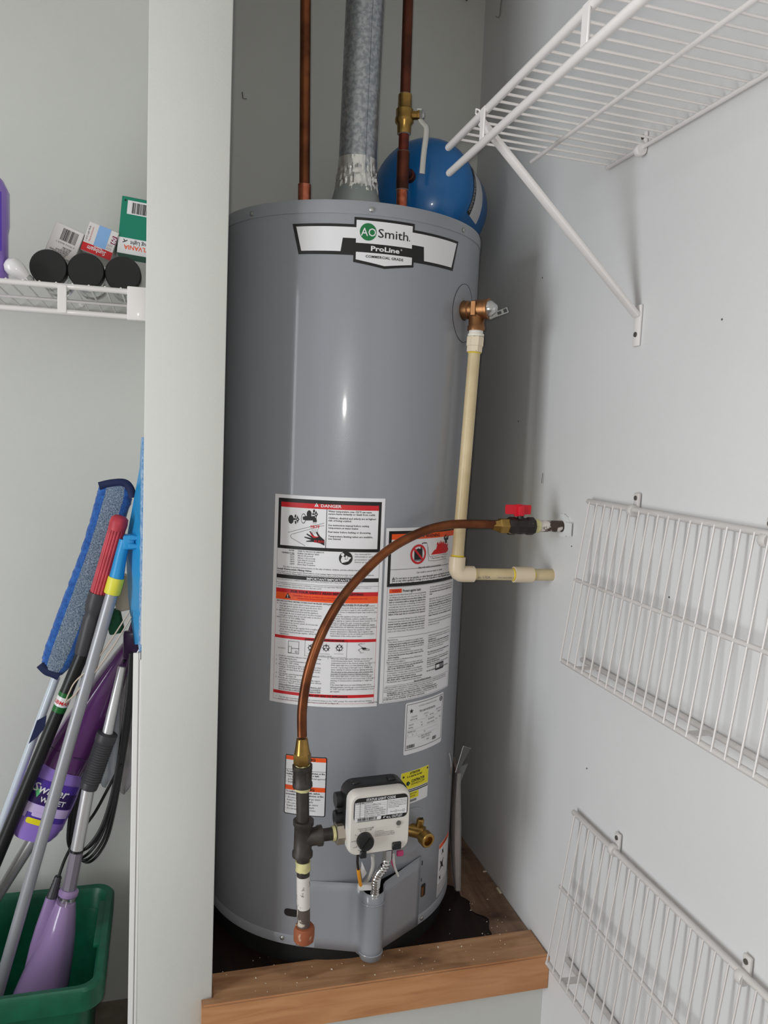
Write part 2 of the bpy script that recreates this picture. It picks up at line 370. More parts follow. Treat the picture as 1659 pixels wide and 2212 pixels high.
b = MB(); b.tube([p+Vector((-.002, 0, .014)), p, p+Vector((.008, 0, .001))], .0009, 6)
tag(b.build('bent_nail', MATS['nail_dark'], None), 'small bent dark nail in the wall left of the tall copper pipe', 'nail')
b = MB(); p = aY(YB, 1003, 4); b.tube([p+Vector((0, -.001, .012)), p+Vector((0, -.014, .010)), p+Vector((0, -.016, -.004))], .003, 8)
tag(b.build('coat_hook', MATS['nail_dark'], None), 'small dark metal hook high on the back wall', 'hook')
b = MB(); p = aX(XR, 1085, 2); b.tube([p+Vector((-.002, 0, .012)), p+Vector((-.004, 0, -.030)), p+Vector((-.006, .002, -.036)), p+Vector((-.012, .004, -.033))], .0013, 8)
tag(b.build('wire_hook', mat('grey_wire', (140, 138, 130), 0.4, metal=0.6), None), 'thin grey wire hook near the ceiling on the side wall', 'hook')
# ================================================================== water heater
WH = thing('water_heater', (0, 0, ZD), 'tall grey gas water heater with white warning labels standing on the wooden platform', 'water heater')
TH = 1.3204
def rad(th, r, z): return Vector((r*math.sin(th), -r*math.cos(th), z))
R_ = math.radians
b = MB(); b.lathe([(.2535, .001), (.254, .003), (.254, 1.2985)], (0, 0, 0), n=128); b.build('jacket', JACKET, WH, angle=50)
b = MB(); b.lathe([(.2552, 1.2985), (.2552, 1.3150), (.2535, TH), (.10, TH+.004), (0, TH+.004)], (0, 0, 0), n=128); b.build('top_cap', JACKET, WH, angle=50)
b = MB(); b.lathe([(.246, 0.0), (.2555, 0.0005), (.2555, .0165), (.2542, .0185)], (0, 0, 0), n=128); b.build('bottom_pan', JACKET, WH, angle=50)
b = MB(); b.lathe([(.235, ZD), (.245, ZD), (.245, -.001), (.02, -.001)], (0, 0, 0), n=64); b.build('base_ring', mat('hollow_black', (14, 13, 13), .7), WH)  # black base ring, its colour also standing for shade in the gap beneath
for th, z in ((-5.09, 1.307), (39.3, 1.3068), (-55.2, 1.3066), (84, 1.3068), (-30.5, .0112), (33.5, .0095)):
    d = rad(R_(th), 1, 0); b = MB(); b.lathe([(.0042, 0), (.0042, .0016), (.0026, .003), (0, .0032)], rad(R_(th), .2552, z), d, 12); b.build('screw', ZINC, WH)
def U(x, y): return cyl_uv(x, y)
PR = [PAPER, BLACK, RED, ORANGE, YELLOW, GREEN, GREYP]
def sheet(name, poly, m, parent, lay=.6, rnd=0, label=None):
    p = Print(cylmap(), [m])
    u0 = min(q[0] for q in poly); u1 = max(q[0] for q in poly)
    if len(poly) == 4 and not rnd: p.rect(u0, min(q[1] for q in poly), u1, max(q[1] for q in poly), m.name, lay)
    else: p.poly(poly, m.name, lay)
    o = p.build(name, parent)
    if label: o['label'] = label
    return o
def rrect(u0, v0, u1, v1, r, n=4):
    o = []
    for cx, cy, a in ((u1-r, v1-r, 0), (u0+r, v1-r, 90), (u0+r, v0+r, 180), (u1-r, v0+r, 270)):
        for k in range(n+1):
            t = R_(a+90*k/n); o.append((cx+r*math.cos(t), cy+r*math.sin(t)))
    return o
def strip_poly(p, pts, m, lay, du=.006):           # polygon cut into narrow columns so that it follows the jacket
    us = sorted(set([q[0] for q in pts])); u0, u1 = us[0], us[-1]; n = max(1, int((u1-u0)/du)); cuts = sorted(set([u0+(u1-u0)*i/n for i in range(n+1)]+us))
    for a, c in zip(cuts, cuts[1:]):
        if c-a < 1e-7: continue
        def span(u):
            ys = []
            for (x1_, y1_), (x2_, y2_) in zip(pts, pts[1:]+pts[:1]):
                if min(x1_, x2_) <= u <= max(x1_, x2_) and abs(x2_-x1_) > 1e-9: ys.append(y1_+(y2_-y1_)*(u-x1_)/(x2_-x1_))
            return (min(ys), max(ys))
        e = (c-a)*.001; l0, h0 = span(a+e); l1, h1 = span(c-e)
        p._m(m); h = lay*p.STEP
        p.mb.add([p.map(a, l0, h), p.map(c, l1, h), p.map(c, h1, h), p.map(a, h0, h)], [(0, 1, 2, 3)])
# --- brand plate
bl_out = [(-.1571, 1.2815), (-.0508, 1.2815), (-.0508, 1.2935), (.0554, 1.2935), (.0554, 1.2835), (.1612, 1.2835), (.1478, 1.2300), (.0562, 1.2300), (.0562, 1.2215), (.0028, 1.2130), (-.0504, 1.2205), (-.0504, 1.2315), (-.1443, 1.2315)]
p = Print(cylmap(), [BLACK]); strip_poly(p, bl_out, 'black_print', .8); bp_ = p.build('brand_label', WH); bp_['label'] = 'black and white brand plate'
p = Print(cylmap(), PR)
for pg in ([(-.1498, 1.2768), (-.0465, 1.2768), (-.0465, 1.2590), (-.0690, 1.2590), (-.0720, 1.2370), (-.1395, 1.2370)], [(-.0470, 1.2890), (.0515, 1.2890), (.0515, 1.2520), (-.0470, 1.2520)],
           [(.0505, 1.2790), (.1558, 1.2790), (.1432, 1.2352), (.0770, 1.2352), (.0755, 1.2585), (.0505, 1.2585)], [(-.0463, 1.2372), (.0525, 1.2372), (.0525, 1.2250), (.0028, 1.2175), (-.0463, 1.2250)]):
    strip_poly(p, pg, 'white_vinyl', 1.2)
p.disc(-.0270, 1.2707, .0142, 'green_print', 1.7)
p.text('AO', -.0392, 1.2640, .0185, 'white_vinyl', 2.4, width=.0255, bold=.006)
p.text('Smith', -.0100, 1.2632, .0205, 'black_print', 2, width=.0535, bold=.004)
p.disc(.0462, 1.2642, .0010, 'black_print', 2)
p.text('ProLine', -.0215, 1.2408, .0108, 'white_vinyl', 2.2, width=.0500, bold=.030)
p.ring(.0318, 1.2470, .0014, .0006, 'white_vinyl', 2.2, 10)
p.text('COMMERCIAL GRADE', -.0300, 1.2290, .0058, 'black_print', 2, width=.0660, bold=.022, space=1.1)
p.build('lettering', bp_)
# --- helpers for the big labels
def mk(u0, v0, u1, v1, name, label, r=0.0):
    pp = Print(cylmap(), PR); strip_poly(pp, rrect(u0, v0, u1, v1, r) if r else [(u0, v0), (u1, v0), (u1, v1), (u0, v1)], 'white_vinyl', .8)
    o = pp.build(name, WH); o['label'] = label; return o, Print(cylmap(), PR)
def T(p, s, x, y, x1, hpx, m='black_print', bold=0.0, lay=2.2, res=1, shear=0, ul=False):   # one line of print, in photo points
    u0, v = U(x, y); u1 = U(x1, y)[0]; p.text(s, u0, v, hpx*1.38/1290, m, lay, width=u1-u0, bold=bold, res=res, shear=shear)
    if ul: p.rect(u0, v-.0012, u1, v-.0007, m, lay)
def tri(p, x, y, s, m='black_print', m2='white_vinyl', lay=2):
    u, v = U(x, y); k = s/1290; p.poly([(u-k*.6, v), (u+k*.6, v), (u, v+k*1.05)], m, lay); p.rect(u-k*.06, v+k*.3, u+k*.06, v+k*.7, m2, lay+.6); p.rect(u-k*.06, v+k*.1, u+k*.06, v+k*.22, m2, lay+.6)
# --- danger / lighting instruction label
dl, p = mk(-.1752, .4523, .0222, .8248, 'danger_label', 'tall white label with a red danger band and lighting instructions')
def VL(y, x=598): return U(x, y)[1]
uL, uR = -.1680, .0160
p.rect(uL, VL(1182.7), uR, VL(1074.2), 'black_print', 1)
iu0, iu1 = -.1625, .0108
p.rect(iu0, VL(1175.7), iu1, VL(1093.2), 'white_vinyl', 1.6); p.rect(iu0, VL(1093.2), iu1, VL(1082.4), 'red_print', 1.6)
us = U(705, 1140)[0]; p.rect(us-.0005, VL(1175.7), us+.0005, VL(1093.2), 'black_print', 2.2)
tri(p, 684, 1094.5, 8, 'white_vinyl', 'black_print', 2.2); T(p, 'DANGER', 693.5, 1095.5, 738, 6.6, 'white_vinyl', .02, res=2)
for s, x, y, x1 in (('Water temperature over 125°F can cause', 709.5, 1106, 803), ('severe burns instantly or death from scalds.', 709.5, 1111.6, 811), ('Children, disabled and elderly are at highest', 709.5, 1120.5, 812), ('risk of being scalded.', 709.5, 1126, 759.5),
                    ('See instruction manual before setting', 709.3, 1136, 797), ('temperature at water heater.', 709.3, 1141.8, 775), ('Feel water before bathing or showering.', 709, 1150.5, 801), ('Temperature limiting valves are available,', 709, 1159.8, 805), ('see manual.', 709, 1165.2, 737)):
    T(p, s, x, y, x1, 4.2, bold=.018)
# picture: taps, spout, tub edge, hot water and hand
def Z1(x, y): return U(584+x/6.48, 1060+y/6.48)
def pol(pts, m, lay=2.2): p.poly([Z1(*q) for q in pts], m, lay)
u, v = Z1(293, 400); p.disc(u, v, .0050, 'black_print', 2.2, ry=.0078)
u, v = Z1(545, 325); p.disc(u, v, .0042, 'black_print', 2.2, ry=.0064)
for cx, cy in ((370, 398), (628, 328)):
    pol([(cx-40, cy-14), (cx-10, cy-14), (cx-10, cy+10), (cx-40, cy+10)], 'black_print')
    pol([(cx-25, cy-62), (cx-5, cy-66), (cx-3, cy-25), (cx-30, cy-22)], 'black_print'); pol([(cx-28, cy+28), (cx-2, cy+22), (cx-4, cy+66), (cx-20, cy+66)], 'black_print')
    pol([(cx+12, cy-52), (cx+24, cy-20), (cx+40, cy+2), (cx+24, cy+25), (cx+14, cy+58), (cx+4, cy+25), (cx-8, cy+2), (cx+2, cy-22)], 'black_print')
    u, v = Z1(cx+15, cy+2); p.disc(u, v, .0011, 'white_vinyl', 2.8)
u, v = Z1(466, 388); p.disc(u, v, .0042, 'black_print', 2.2, ry=.0088); p.disc(u, v, .0033, 'white_vinyl', 2.6, ry=.0076)
pol([(455, 365), (500, 352), (600, 356), (645, 385), (652, 438), (600, 440), (596, 415), (500, 415), (460, 405)], 'black_print', 3)
p.line([Z1(250, 582), Z1(755, 452)], .0006, 'black_print', 2); p.line([Z1(755, 490), Z1(720, 492), Z1(300, 608), Z1(282, 632), Z1(300, 660), Z1(490, 772)], .0006, 'black_print', 2)
for i in range(4): p.line([Z1(600+14*i, 442), Z1(598+14*i, 470)], .0004, 'grey_print', 2); p.line([Z1(590+26*i, 535), Z1(584+26*i, 575), Z1(596+24*i, 605)], .0007, 'grey_print', 2)
T(p, 'HOT', 671.5, 1140.0, 690.8, 6.4, 'red_print', .03, lay=2.8, res=2)
pol([(500, 702), (575, 690), (480, 655), (482, 640), (580, 662), (505, 610), (515, 598), (590, 640), (548, 570), (560, 562), (620, 640), (672, 650), (640, 580), (655, 575), (700, 640), (758, 690), (758, 768), (690, 735), (610, 718), (505, 712)], 'black_print', 2.4)
pol([(552, 575), (610, 635), (655, 645), (690, 622), (668, 650), (620, 662), (590, 650)], 'red_print', 3)
T(p, 'BURN', 679, 1171.5, 699.5, 5.4, 'red_print', .02, lay=3.2, res=2)
for s, y, xr in (('WATER', 1189.5, 636), ('TEMPERATURE', 1194, 636), ('160°F', 1199.5, 636), ('150°F', 1204.2, 636), ('140°F', 1209, 636), ('130°F', 1213.8, 636), ('120°F', 1218.8, 636)):
    w_ = {'TEMPERATURE': 27, 'WATER': 12}.get(s, 9); T(p, s, xr-w_, y, xr, 3.1, bold=.02)
for s, y, x1 in (('TIME TO PRODUCE SERIOUS', 1191.5, 700), ('BURNS ON ADULT SKIN', 1196.5, 689), ('About 1/2 second', 1201, 676), ('About 1 1/2 seconds', 1206, 681), ('Less than 5 seconds', 1210.6, 681), ('About 30 seconds', 1215.5, 676.5), ('More than 5 minutes', 1220.2, 681)):
    T(p, s, 643.3, y, x1, 3.1, bold=.01)
T(p, 'The time to produce serious burns on the skin of infants, children, and the elderly may be even shorter.', 612, 1224.2, 804, 3.0, bold=.012)
T(p, 'Install Thermostatic Mixing Valves', 600.3, 1228.5, 673.5, 3.6, bold=.03)
T(p, 'Even if you set the water heater thermostat to a low setting, higher temperatures may occur in certain circumstances.', 600.3, 1233.4, 808, 3.0, bold=.012)
T(p, 'Install Thermostatic Mixing Valves (temperature limiting valves) at each point-of-use to reduce the risk of scalding.', 600.3, 1237.6, 788, 3.0, bold=.012)
u, v = Z1(1055, 945); p.disc(u, v, .0118, 'black_print', 2, 30); p.disc(u-.0055, v+.0062, .0028, 'white_vinyl', 2.6)
pol([(985, 970), (1000, 925), (1025, 915), (1045, 935), (1040, 960), (1100, 965), (1095, 985), (1045, 1000), (1000, 1010)], 'white_vinyl', 2.6)
pol([(1058, 905), (1085, 920), (1132, 935), (1095, 975), (1070, 965), (1045, 945)], 'white_vinyl', 3.0); p.line([Z1(1088, 922), Z1(1068, 962)], .0006, 'black_print', 3.5)
for s, y in (('See manual for', 1198.5), ('information and', 1204), ('prevention of', 1210.3), ('burns at water heater', 1215.8)): T(p, s, 766, y, 766+len(s)*2.55, 3.6)
def TB(s_, x, x1, v, hpx, m='black_print', bold=.03):
    u0 = U(x, 1250)[0]; p.text(s_, u0, v, hpx*1.38/1290, m, 2.2, width=U(x1, 1250)[0]-u0, bold=bold)
p.rect(uL, VL(1247), uR, VL(1238.6), 'black_print', 1); TB('IMPORTANT/IMPORTANTE', 662.8, 755, VL(1247)+.0010, 5.6, 'white_vinyl', .02)
T(p, 'Read the manual for complete instructions and safety information. For a free manual, call 1-800-821-2017.', 600, 1250.5, 784, 2.9); p.rect(uL, VL(1256.3), uR, VL(1255.8), 'black_print', 1.4)
T(p, 'Lea el manual para instrucciones completas e información de seguridad. Manuales gratuitos, etiquetas, o rótulos en', 600, 1260.6, 802, 2.9); T(p, 'español se pueden obtener llamando al 1-800-821-2017.', 600, 1265.4, 695, 2.9)
p.rect(uL, VL(1277), uR, VL(1268.5), 'red_print', 1.2); TB('FOR YOUR SAFETY READ BEFORE LIGHTING', 630, 786, VL(1277)+.0014, 5.0)
p.rect(uL, VL(1292.5), uR, VL(1277), 'orange_print', 1.2); tri(p, 622, 1291.5, 11.5)
T(p, 'WARNING:  If you do not follow these instructions exactly, a fire or explosion may result', 633, 1287.5, 794, 3.6, 'red_print', .02); T(p, 'causing property damage, personal injury or loss of life.', 642, 1293, 728, 3.6, 'red_print', .02)
T(p, 'BEFORE LIGHTING: ENTIRE SYSTEM MUST BE FILLED WITH WATER AND AIR PURGED FROM ALL LINES', 598.8, 1297.2, 797, 3.2, bold=.02)
cA = ['A.  This appliance has a pilot which is lit by a piezo-electric', '     spark gas ignition system. Do not open the inner door', '     of the appliance and try to light the pilot by hand.', 'B.  BEFORE LIGHTING smell all around the appliance', '     area for gas. Be sure to smell next to the floor because', '     some gas is heavier than air and will settle on the floor.', 'WHAT TO DO IF YOU SMELL GAS', '   •  Do not try to light any appliance.', '   •  Do not touch any electric switch; do not use any', '       phone in your building.', '   •  Immediately call your gas supplier from a neighbor\'s', '       phone. Follow the gas supplier\'s instructions.', '   •  If you cannot reach your gas supplier, call the fire', '       department.']
cB = ['C.  Use only your hand to push in or turn the gas control', '     knob. Never use tools. If the knob will not push in or turn', '     by hand, do not try to repair it, call a qualified service', '     technician. Force or attempted repair may result in a fire', '     or explosion.', 'D.  Do not use this appliance if any part has been', '     underwater. Immediately contact a qualified installer or', '     service agency to replace a flooded water heater. Do not', '     attempt to repair the unit!  It must be replaced!', 'E.  DO NOT USE THIS APPLIANCE IF THERE HAS BEEN', '     AN IGNITION OF VAPORS. Immediately call a qualified', '     service technician to inspect the appliance. Water', '     heaters subjected to a flammable vapors ignition will', '     show a discoloration on the air intake grid and require', '     replacement of the entire water heater.']
def column(lines, x, y, dy, wpx, hpx, maxc, m='black_print', bold=0.006, lim=None):
    u0, v0 = U(x, y); u1 = U(x+wpx, y)[0]; v1 = U(x, y+dy*len(lines))[1]; st = (v1-v0)/len(lines)
    for i, s in enumerate(lines):
        ind = (len(s)-len(s.lstrip(' ')))*.0011; t = s.strip()
        if t: p.text(t, u0+ind, v0+st*i, hpx*1.38/1290, m, 2.2, maxw=(u1-u0)-ind, bold=bold, res=1)
column(cA, 598.8, 1302.6, 5.0, 97, 3.3, 60); column(cB, 708.5, 1308.6, 4.68, 106, 3.3, 60)
p.rect(uL, VL(1376), uR, VL(1369.6), 'red_print', 1.2); TB('LIGHTING INSTRUCTIONS', 663, 749, VL(1376)+.0009, 4.2)
# little drawings: control, dials, tempilot
def Z3(x, y): return U(584+x/6.48, 1360+y/6.48)
def box3(x0, y0, x1_, y1_, t=.0006):
    a = Z3(x0, y1_); c = Z3(x1_, y0); p.frame(a[0], a[1], c[0], c[1], t, 'black_print', 1.8)
box3(248, 170, 405, 325); box3(250, 235, 300, 320); p.line([Z3(300, 260), Z3(405, 268)], .0008, 'black_print', 2); box3(350, 300, 380, 325)
box3(480, 158, 1075, 366, .0004)
for cx, an in ((575, 0), (780, 90), (965, 150)):
    u, v = Z3(cx, 255); p.ring(u, v, .0056, .0011, 'black_print', 2, 20)
    for k in range(8): a = R_(45*k); p.line([(u+.006*math.cos(a), v+.006*math.sin(a)), (u+.0075*math.cos(a), v+.0075*math.sin(a))], .0007, 'black_print', 2)
    for k in (0, 120, 240): a = R_(k+an); p.poly([(u, v), (u+.0047*math.cos(a-.3), v+.0047*math.sin(a-.3)), (u+.0047*math.cos(a+.3), v+.0047*math.sin(a+.3))], 'black_print', 2)
T(p, 'GAS CONTROL', 600.5, 1399, 618, 2.6); T(p, 'TEMPILOT', 774, 1392, 788, 2.8, shear=.3); T(p, 'PILOT', 777, 1411, 786, 2.8, shear=.3); T(p, 'CONTROL KNOB', 688.5, 1417.8, 716, 2.8)
T(p, 'PILOT POSITION', 691, 1412.8, 712, 2.0); T(p, '"OFF" POSITION', 663, 1412.4, 683, 2.0); T(p, 'HOT POSITION', 722, 1413, 741, 2.0)
p.line([Z3(1225, 205), Z3(1290, 250), Z3(1385, 275), Z3(1380, 290), Z3(1300, 285), Z3(1270, 250)], .0006, 'black_print', 2); p.line([Z3(1260, 310), Z3(1228, 285), Z3(1270, 262)], .0006, 'black_print', 2)
pol2 = [Z3(1265, 255), Z3(1330, 250), Z3(1345, 275), Z3(1300, 280)]; p.poly(pol2, 'black_print', 2)
cC = ['1.   STOP! It is imperative that you read all safety warnings', '      before lighting the pilot.', '2.   Turn the gas control/temperature knob counterclock-', '      wise to the "OFF" setting.', '3.   Wait ten (10) minutes to clear out any gas. If you then', '      smell gas, STOP! Follow "B" in the safety information', '      above on this label. If you do not smell gas, go to the', '      next step.', '4.   Turn the gas control/temperature knob clockwise to', '      "PILOT". See Figure \'B\'.', '5.   Press the gas control/temperature knob all the way in', '      and hold it in. The knob should travel in about 1/4 inch', '      if it is set to "PILOT" correctly.', '      While holding the gas control/temperature knob in, click', '      the igniter button continuously (about once a second) for', '      up to 90 seconds or until the status light begins to blink.']
cD = ['6.   When the status light starts blinking, release the gas', '      control/temperature knob.  Set the gas control/', '      temperature knob to the desired setting. See Figure \'C\'.', '      If the status light does not start blinking within 90', '      seconds, repeat steps 2 through 5 up to THREE (3)', '      times, waiting 10 minutes between lighting attempts.', '      The circuitry in this advanced gas valve requires that', '      you wait 10 minutes between lighting attempts.', '      If the status light turns a solid color, release the gas', '      control/temperature knob and repeat steps 2 through 5', '      (waiting 10 minutes before attempting to relight the', '      pilot).', '      If the status light does not start blinking after three', '      lighting attempts, turn the gas control/temperature knob', '      to "OFF" and call a qualified service technician or your', '      gas supplier.']
column(cC, 597.3, 1415.2, 4.72, 98.5, 3.3, 60); column(cD, 707.5, 1423.5, 4.72, 104, 3.3, 60)
u0, v0 = U(714, 1451); u1 = U(806, 1451)[0]
for k in (6, 7): vv = U(707.5, 1423.5+4.72*k+.9)[1]; p.rect(u0, vv, u1, vv+.0004, 'black_print', 2)
for k in (13, 14, 15): vv = U(597.3, 1415.2+4.72*k+.9)[1]; p.rect(U(602, 1480)[0], vv, U(692, 1480)[0], vv+.0004, 'black_print', 2)
p.rect(uL, VL(1495.8), uR, VL(1489.3), 'red_print', 1.2); TB('TO TURN OFF GAS TO APPLIANCE', 656, 760, VL(1495.8)+.0009, 4.2)
T(p, '1.    Turn the gas control/temperature knob counterclockwise to the "OFF" setting. The status light will stop blinking', 596.5, 1503.8, 803, 3.3); T(p, '       and stay on for a short time after the water heater is turned off. See Figure \'A\'.', 601, 1509.2, 732, 3.3)
p.rect(uL, VL(1508.6), uR, VL(1508.1), 'red_print', 1.2)
for a in (uL, uR-.0004):
    p.rect(a, VL(1268.5), a+.0004, VL(1182.7), 'black_print', 1); p.rect(a, VL(1508), a+.0004, VL(1292), 'red_print', 1)
T(p, '100242794', 794.5, 1519, 814, 3.2, bold=.01)
p.build('lettering', dl)
# --- warning label (fire hazard)
wl2, p = mk(.0262, .4560, .2075, .7730, 'warning_label', 'white label with an orange warning band and a flame picture')
a0, a1 = .0318, .2040
p.rect(a0, .6680, a1, .7675, 'black_print', 1); b0, b1 = .0372, .1985
p.rect(b0, .6740, b1, .7520, 'white_vinyl', 1.6); p.rect(b0, .7520, b1, .7622, 'orange_print', 1.6); p.rect(b0, .6985, b1, .6992, 'black_print', 2)
u0 = U(919, 1156)[0]; p.text('WARNING', u0, .7540, .0085, 'black_print', 2.2, width=U(949, 1156)[0]-u0, bold=.02); tri(p, 914.5, 1159.8, 5)
def Z4(x, y): return U(824+x/9.426, 1130+y/9.426)
def pol4(pts, m, lay=2.2): p.poly([Z4(*q) for q in pts], m, lay)
u, v = Z4(745, 632); p.ring(u, v, .0180, .0040, 'red_print', 2.8, 36)
pol4([(663, 545), (735, 520), (740, 500), (755, 520), (790, 520), (795, 465), (815, 465), (818, 515), (830, 520), (828, 735), (660, 745)], 'black_print', 2.0); pol4([(660, 745), (828, 735), (828, 765), (660, 772)], 'grey_print', 2.0)
k = .0150; p.line([(u-k*.72, v+k*.72), (u+k*.72, v-k*.72)], .0038, 'red_print', 3.0)
pol4([(815, 410), (860, 392), (915, 392), (922, 412), (850, 412), (822, 435)], 'black_print', 2); p.line([Z4(922, 415), Z4(945, 520), Z4(955, 620), Z4(980, 690), Z4(1040, 670), Z4(1100, 672), Z4(1180, 640), Z4(1330, 625)], .0006, 'black_print', 2); p.line([Z4(935, 470), Z4(935, 620), Z4(955, 765), Z4(1080, 765), Z4(1180, 745), Z4(1310, 715)], .0006, 'black_print', 2)
pol4([(1000, 645), (1065, 550), (1105, 530), (1130, 440), (1110, 440), (1140, 375), (1160, 430), (1200, 340), (1190, 420), (1225, 355), (1235, 410), (1260, 360), (1275, 420), (1300, 400), (1318, 440), (1345, 400), (1335, 480), (1350, 520), (1340, 560), (1300, 600)], 'red_print', 2.2)
pol4([(1265, 330), (1260, 290), (1300, 225), (1310, 235), (1280, 300), (1330, 300), (1345, 245), (1355, 250), (1345, 330), (1318, 345), (1325, 400), (1280, 400), (1285, 350)], 'black_print', 2.8); u, v = Z4(1318, 288); p.disc(u, v, .0017, 'black_print', 3, 12, ry=.0022)
T(p, 'Flammable Vapors', 931.5, 1207.5, 962, 4.2, shear=.1)
T(p, 'FIRE AND EXPLOSION HAZARD', 903, 1228.3, 951, 4.3, bold=.01); T(p, 'Can result in serious injury or death', 898.5, 1238.3, 953.5, 4.3, bold=.01)
tri(p, 849.5, 1252.3, 6.5)
for s, x, y in (('Do not store or use gasoline or other flammable vapors and liquids in the vicinity of', 854, 1251.5), ('this or any other appliance. Storage of or use of gasoline or other flammable vapors and', 846, 1257), ('liquids in the vicinity of this or any other appliance can result in serious injury or death.', 846, 1262.8)):
    u, v = U(x, y); p.text(s, u, v, .0052, 'black_print', 2.2, width=.1965-u, bold=.02, res=1)
cE = ['Leaks from the water heater itself or connected plumbing', 'can damage property and could cause a fire risk. The water', 'heater should be located in an area where leakage of the', 'tank or connections will not damage the adjacent area,', 'lower floors, the structure, or furnishings. All water heaters', 'eventually leak, due to the normal corrosive action of water.', 'Plumbing pipes may also leak. Leaks from external plumbing,', 'including those from improper installation, may cause early', 'failure of the tank due to corrosion if not repaired.', '', 'To minimize potential damage from leaks, inspect and', 'maintain your water heater in accordance with the instruction', 'manual; install an automatic leak detection and shutoff', 'device; and install a suitable drain pan under the water', 'heater. Most local building or plumbing codes may require', 'some or all of these items. The drain pan must be at least']
def col(lines, u0, v0, st, w_, size, bold=0.004):
    for i, s in enumerate(lines):
        if s.strip():
            bb = bold+(.02 if i % 5 in (2, 3) and bold > .003 else 0)
            ln = len(s); p.text(s.strip(), u0+(len(s)-len(s.lstrip()))*.0009, v0-st*i, size, 'black_print', 2.2, width=w_ if ln > 44 else None, maxw=w_, bold=bb, res=1)
p.rect(.0370, .6565, .0620, .6640, 'orange_print', 1.4); p.text('WARNING', .0420, .6580, .0068, 'red_print', 2.2, width=.018, bold=.02); p.text('Protect against leaks', .0640, .6575, .0068, 'black_print', 2.2, width=.040, bold=.02)
col(cE, .0370, .6520, .00442, .0800, .0042)
cF = ['two inches wider than the diameter of the water heater and', 'must be piped to an adequate drain. Keep the area around', 'the water heater clean and inspect it regularly for leaks or', 'rust.', '', 'Inspect the water heater and any other connections', 'after startup, frequently and the next week and then', 'once a year by a qualified person. If any fitting or joint is', 'leaking, immediately turn off the water supply. If the tank', 'is leaking it must be replaced. Turn off the gas and water', 'supply. Contact a qualified service technician promptly', 'and replace the heater. Do not operate a heater that has', 'leaks of any kind. See the installation manual.', '', 'Check the drain at the base of the water heater for any', 'obstruction and the temperature and pressure relief valve', 'at least once a year.']
col(cF, .1270, .6600, .00442, .0740, .0042)
p.rect(.0390, .5755, .2010, .5760, 'black_print', 1.4)
cG = ['Intended use:', '• This water heater is suitable for potable water', '   heating and space heating and not suitable for space', '   heating applications only. Do not connect to any heating', '   system or component(s) previously used with a', '   nonpotable heating appliance.', '• Toxic chemicals, such as used for boiler treatment, must', '   not be introduced into the potable water used for', '   space heating.', '• Not for installation in a Manufactured Home (Mobile Home).', 'Appropriate installation:', '• This appliance must be installed in accordance with local', '   codes or, in the absence of local codes, the National Fuel', '   Gas Code, ANSI Z223.1/NFPA 54.', '• Minimum clearances from combustible or noncombustible', '   construction: 0 inches sides, 0 inches back, 3 inches', '   front. Adequate clearance must be provided for', '   service and operation of parts such as', '   the drain valve, relief valve and thermostat.', '• This flammable vapor resistant water heater must be']
col(cG, .0370, .5705, .00408, .0780, .0040)
cH = ['installed with the supplied vent hood in place. Do not', 'obstruct or restrict the flow of combustion and', 'ventilation air.', 'This water heater is shipped with a tempering device', 'and is certified for altitudes up to the limits given in', 'the manual. For use at higher elevations contact the', 'supplier for the correct parts.', '', 'Use only the thermostat, burner and safety controls', 'supplied with this water heater.', '', 'High altitude installation: This water heater is suitable', 'for use at elevations up to 10,100 feet with the factory', 'burner. See the manual.', 'For safety and the protection of the tank, install and', 'operate with listed fittings only.', '', 'See also installation instructions supplied with this']
col(cH, .1290, .5690, .00395, .0700, .0040)
strip_poly(p, rrect(.1540, .4990, .1820, .5125, .002), 'black_print', 1.6); p.rect(.1560, .5025, .1670, .5095, 'white_vinyl', 2.2); p.rect(.1680, .5025, .1800, .5095, 'grey_print', 2.2)
p.rect(.0370, .4870, .2010, .4874, 'black_print', 1.4); p.text('State and certification information', .0980, .4880, .0046, 'black_print', 2.2, width=.044, bold=.02)
cI = ['California installation instructions: The water heater must be braced, anchored, or strapped to avoid moving during', 'an earthquake. See instructions for correct installation procedures. Instructions may be obtained from your local', 'wholesaler, public utilities, or California\'s Office of the State Architect.', '      WARNING: Cancer and Reproductive Harm - www.P65Warnings.ca.gov', '      ADVERTENCIA: Cáncer y daños reproductivos - www.P65Warnings.ca.gov', 'Complies with 40 ng/J NOx requirements of Texas and Utah commercial code.', 'DOES NOT meet SCAQMD 10 ng/J NOx requirements.']
for i, s in enumerate(cI): p.text(s.strip(), .0345+(.006 if s.startswith(' ') else 0), .4832-.0037*i, .0040, 'black_print', 2.2, maxw=.158, width=.158 if i < 2 else None, bold=.015 if i in (3, 4, 6) else .002, res=1)
p.frame(.0330, .4577, .2040, .6672, .0004, 'black_print', 1.2)
p.build('lettering', wl2)
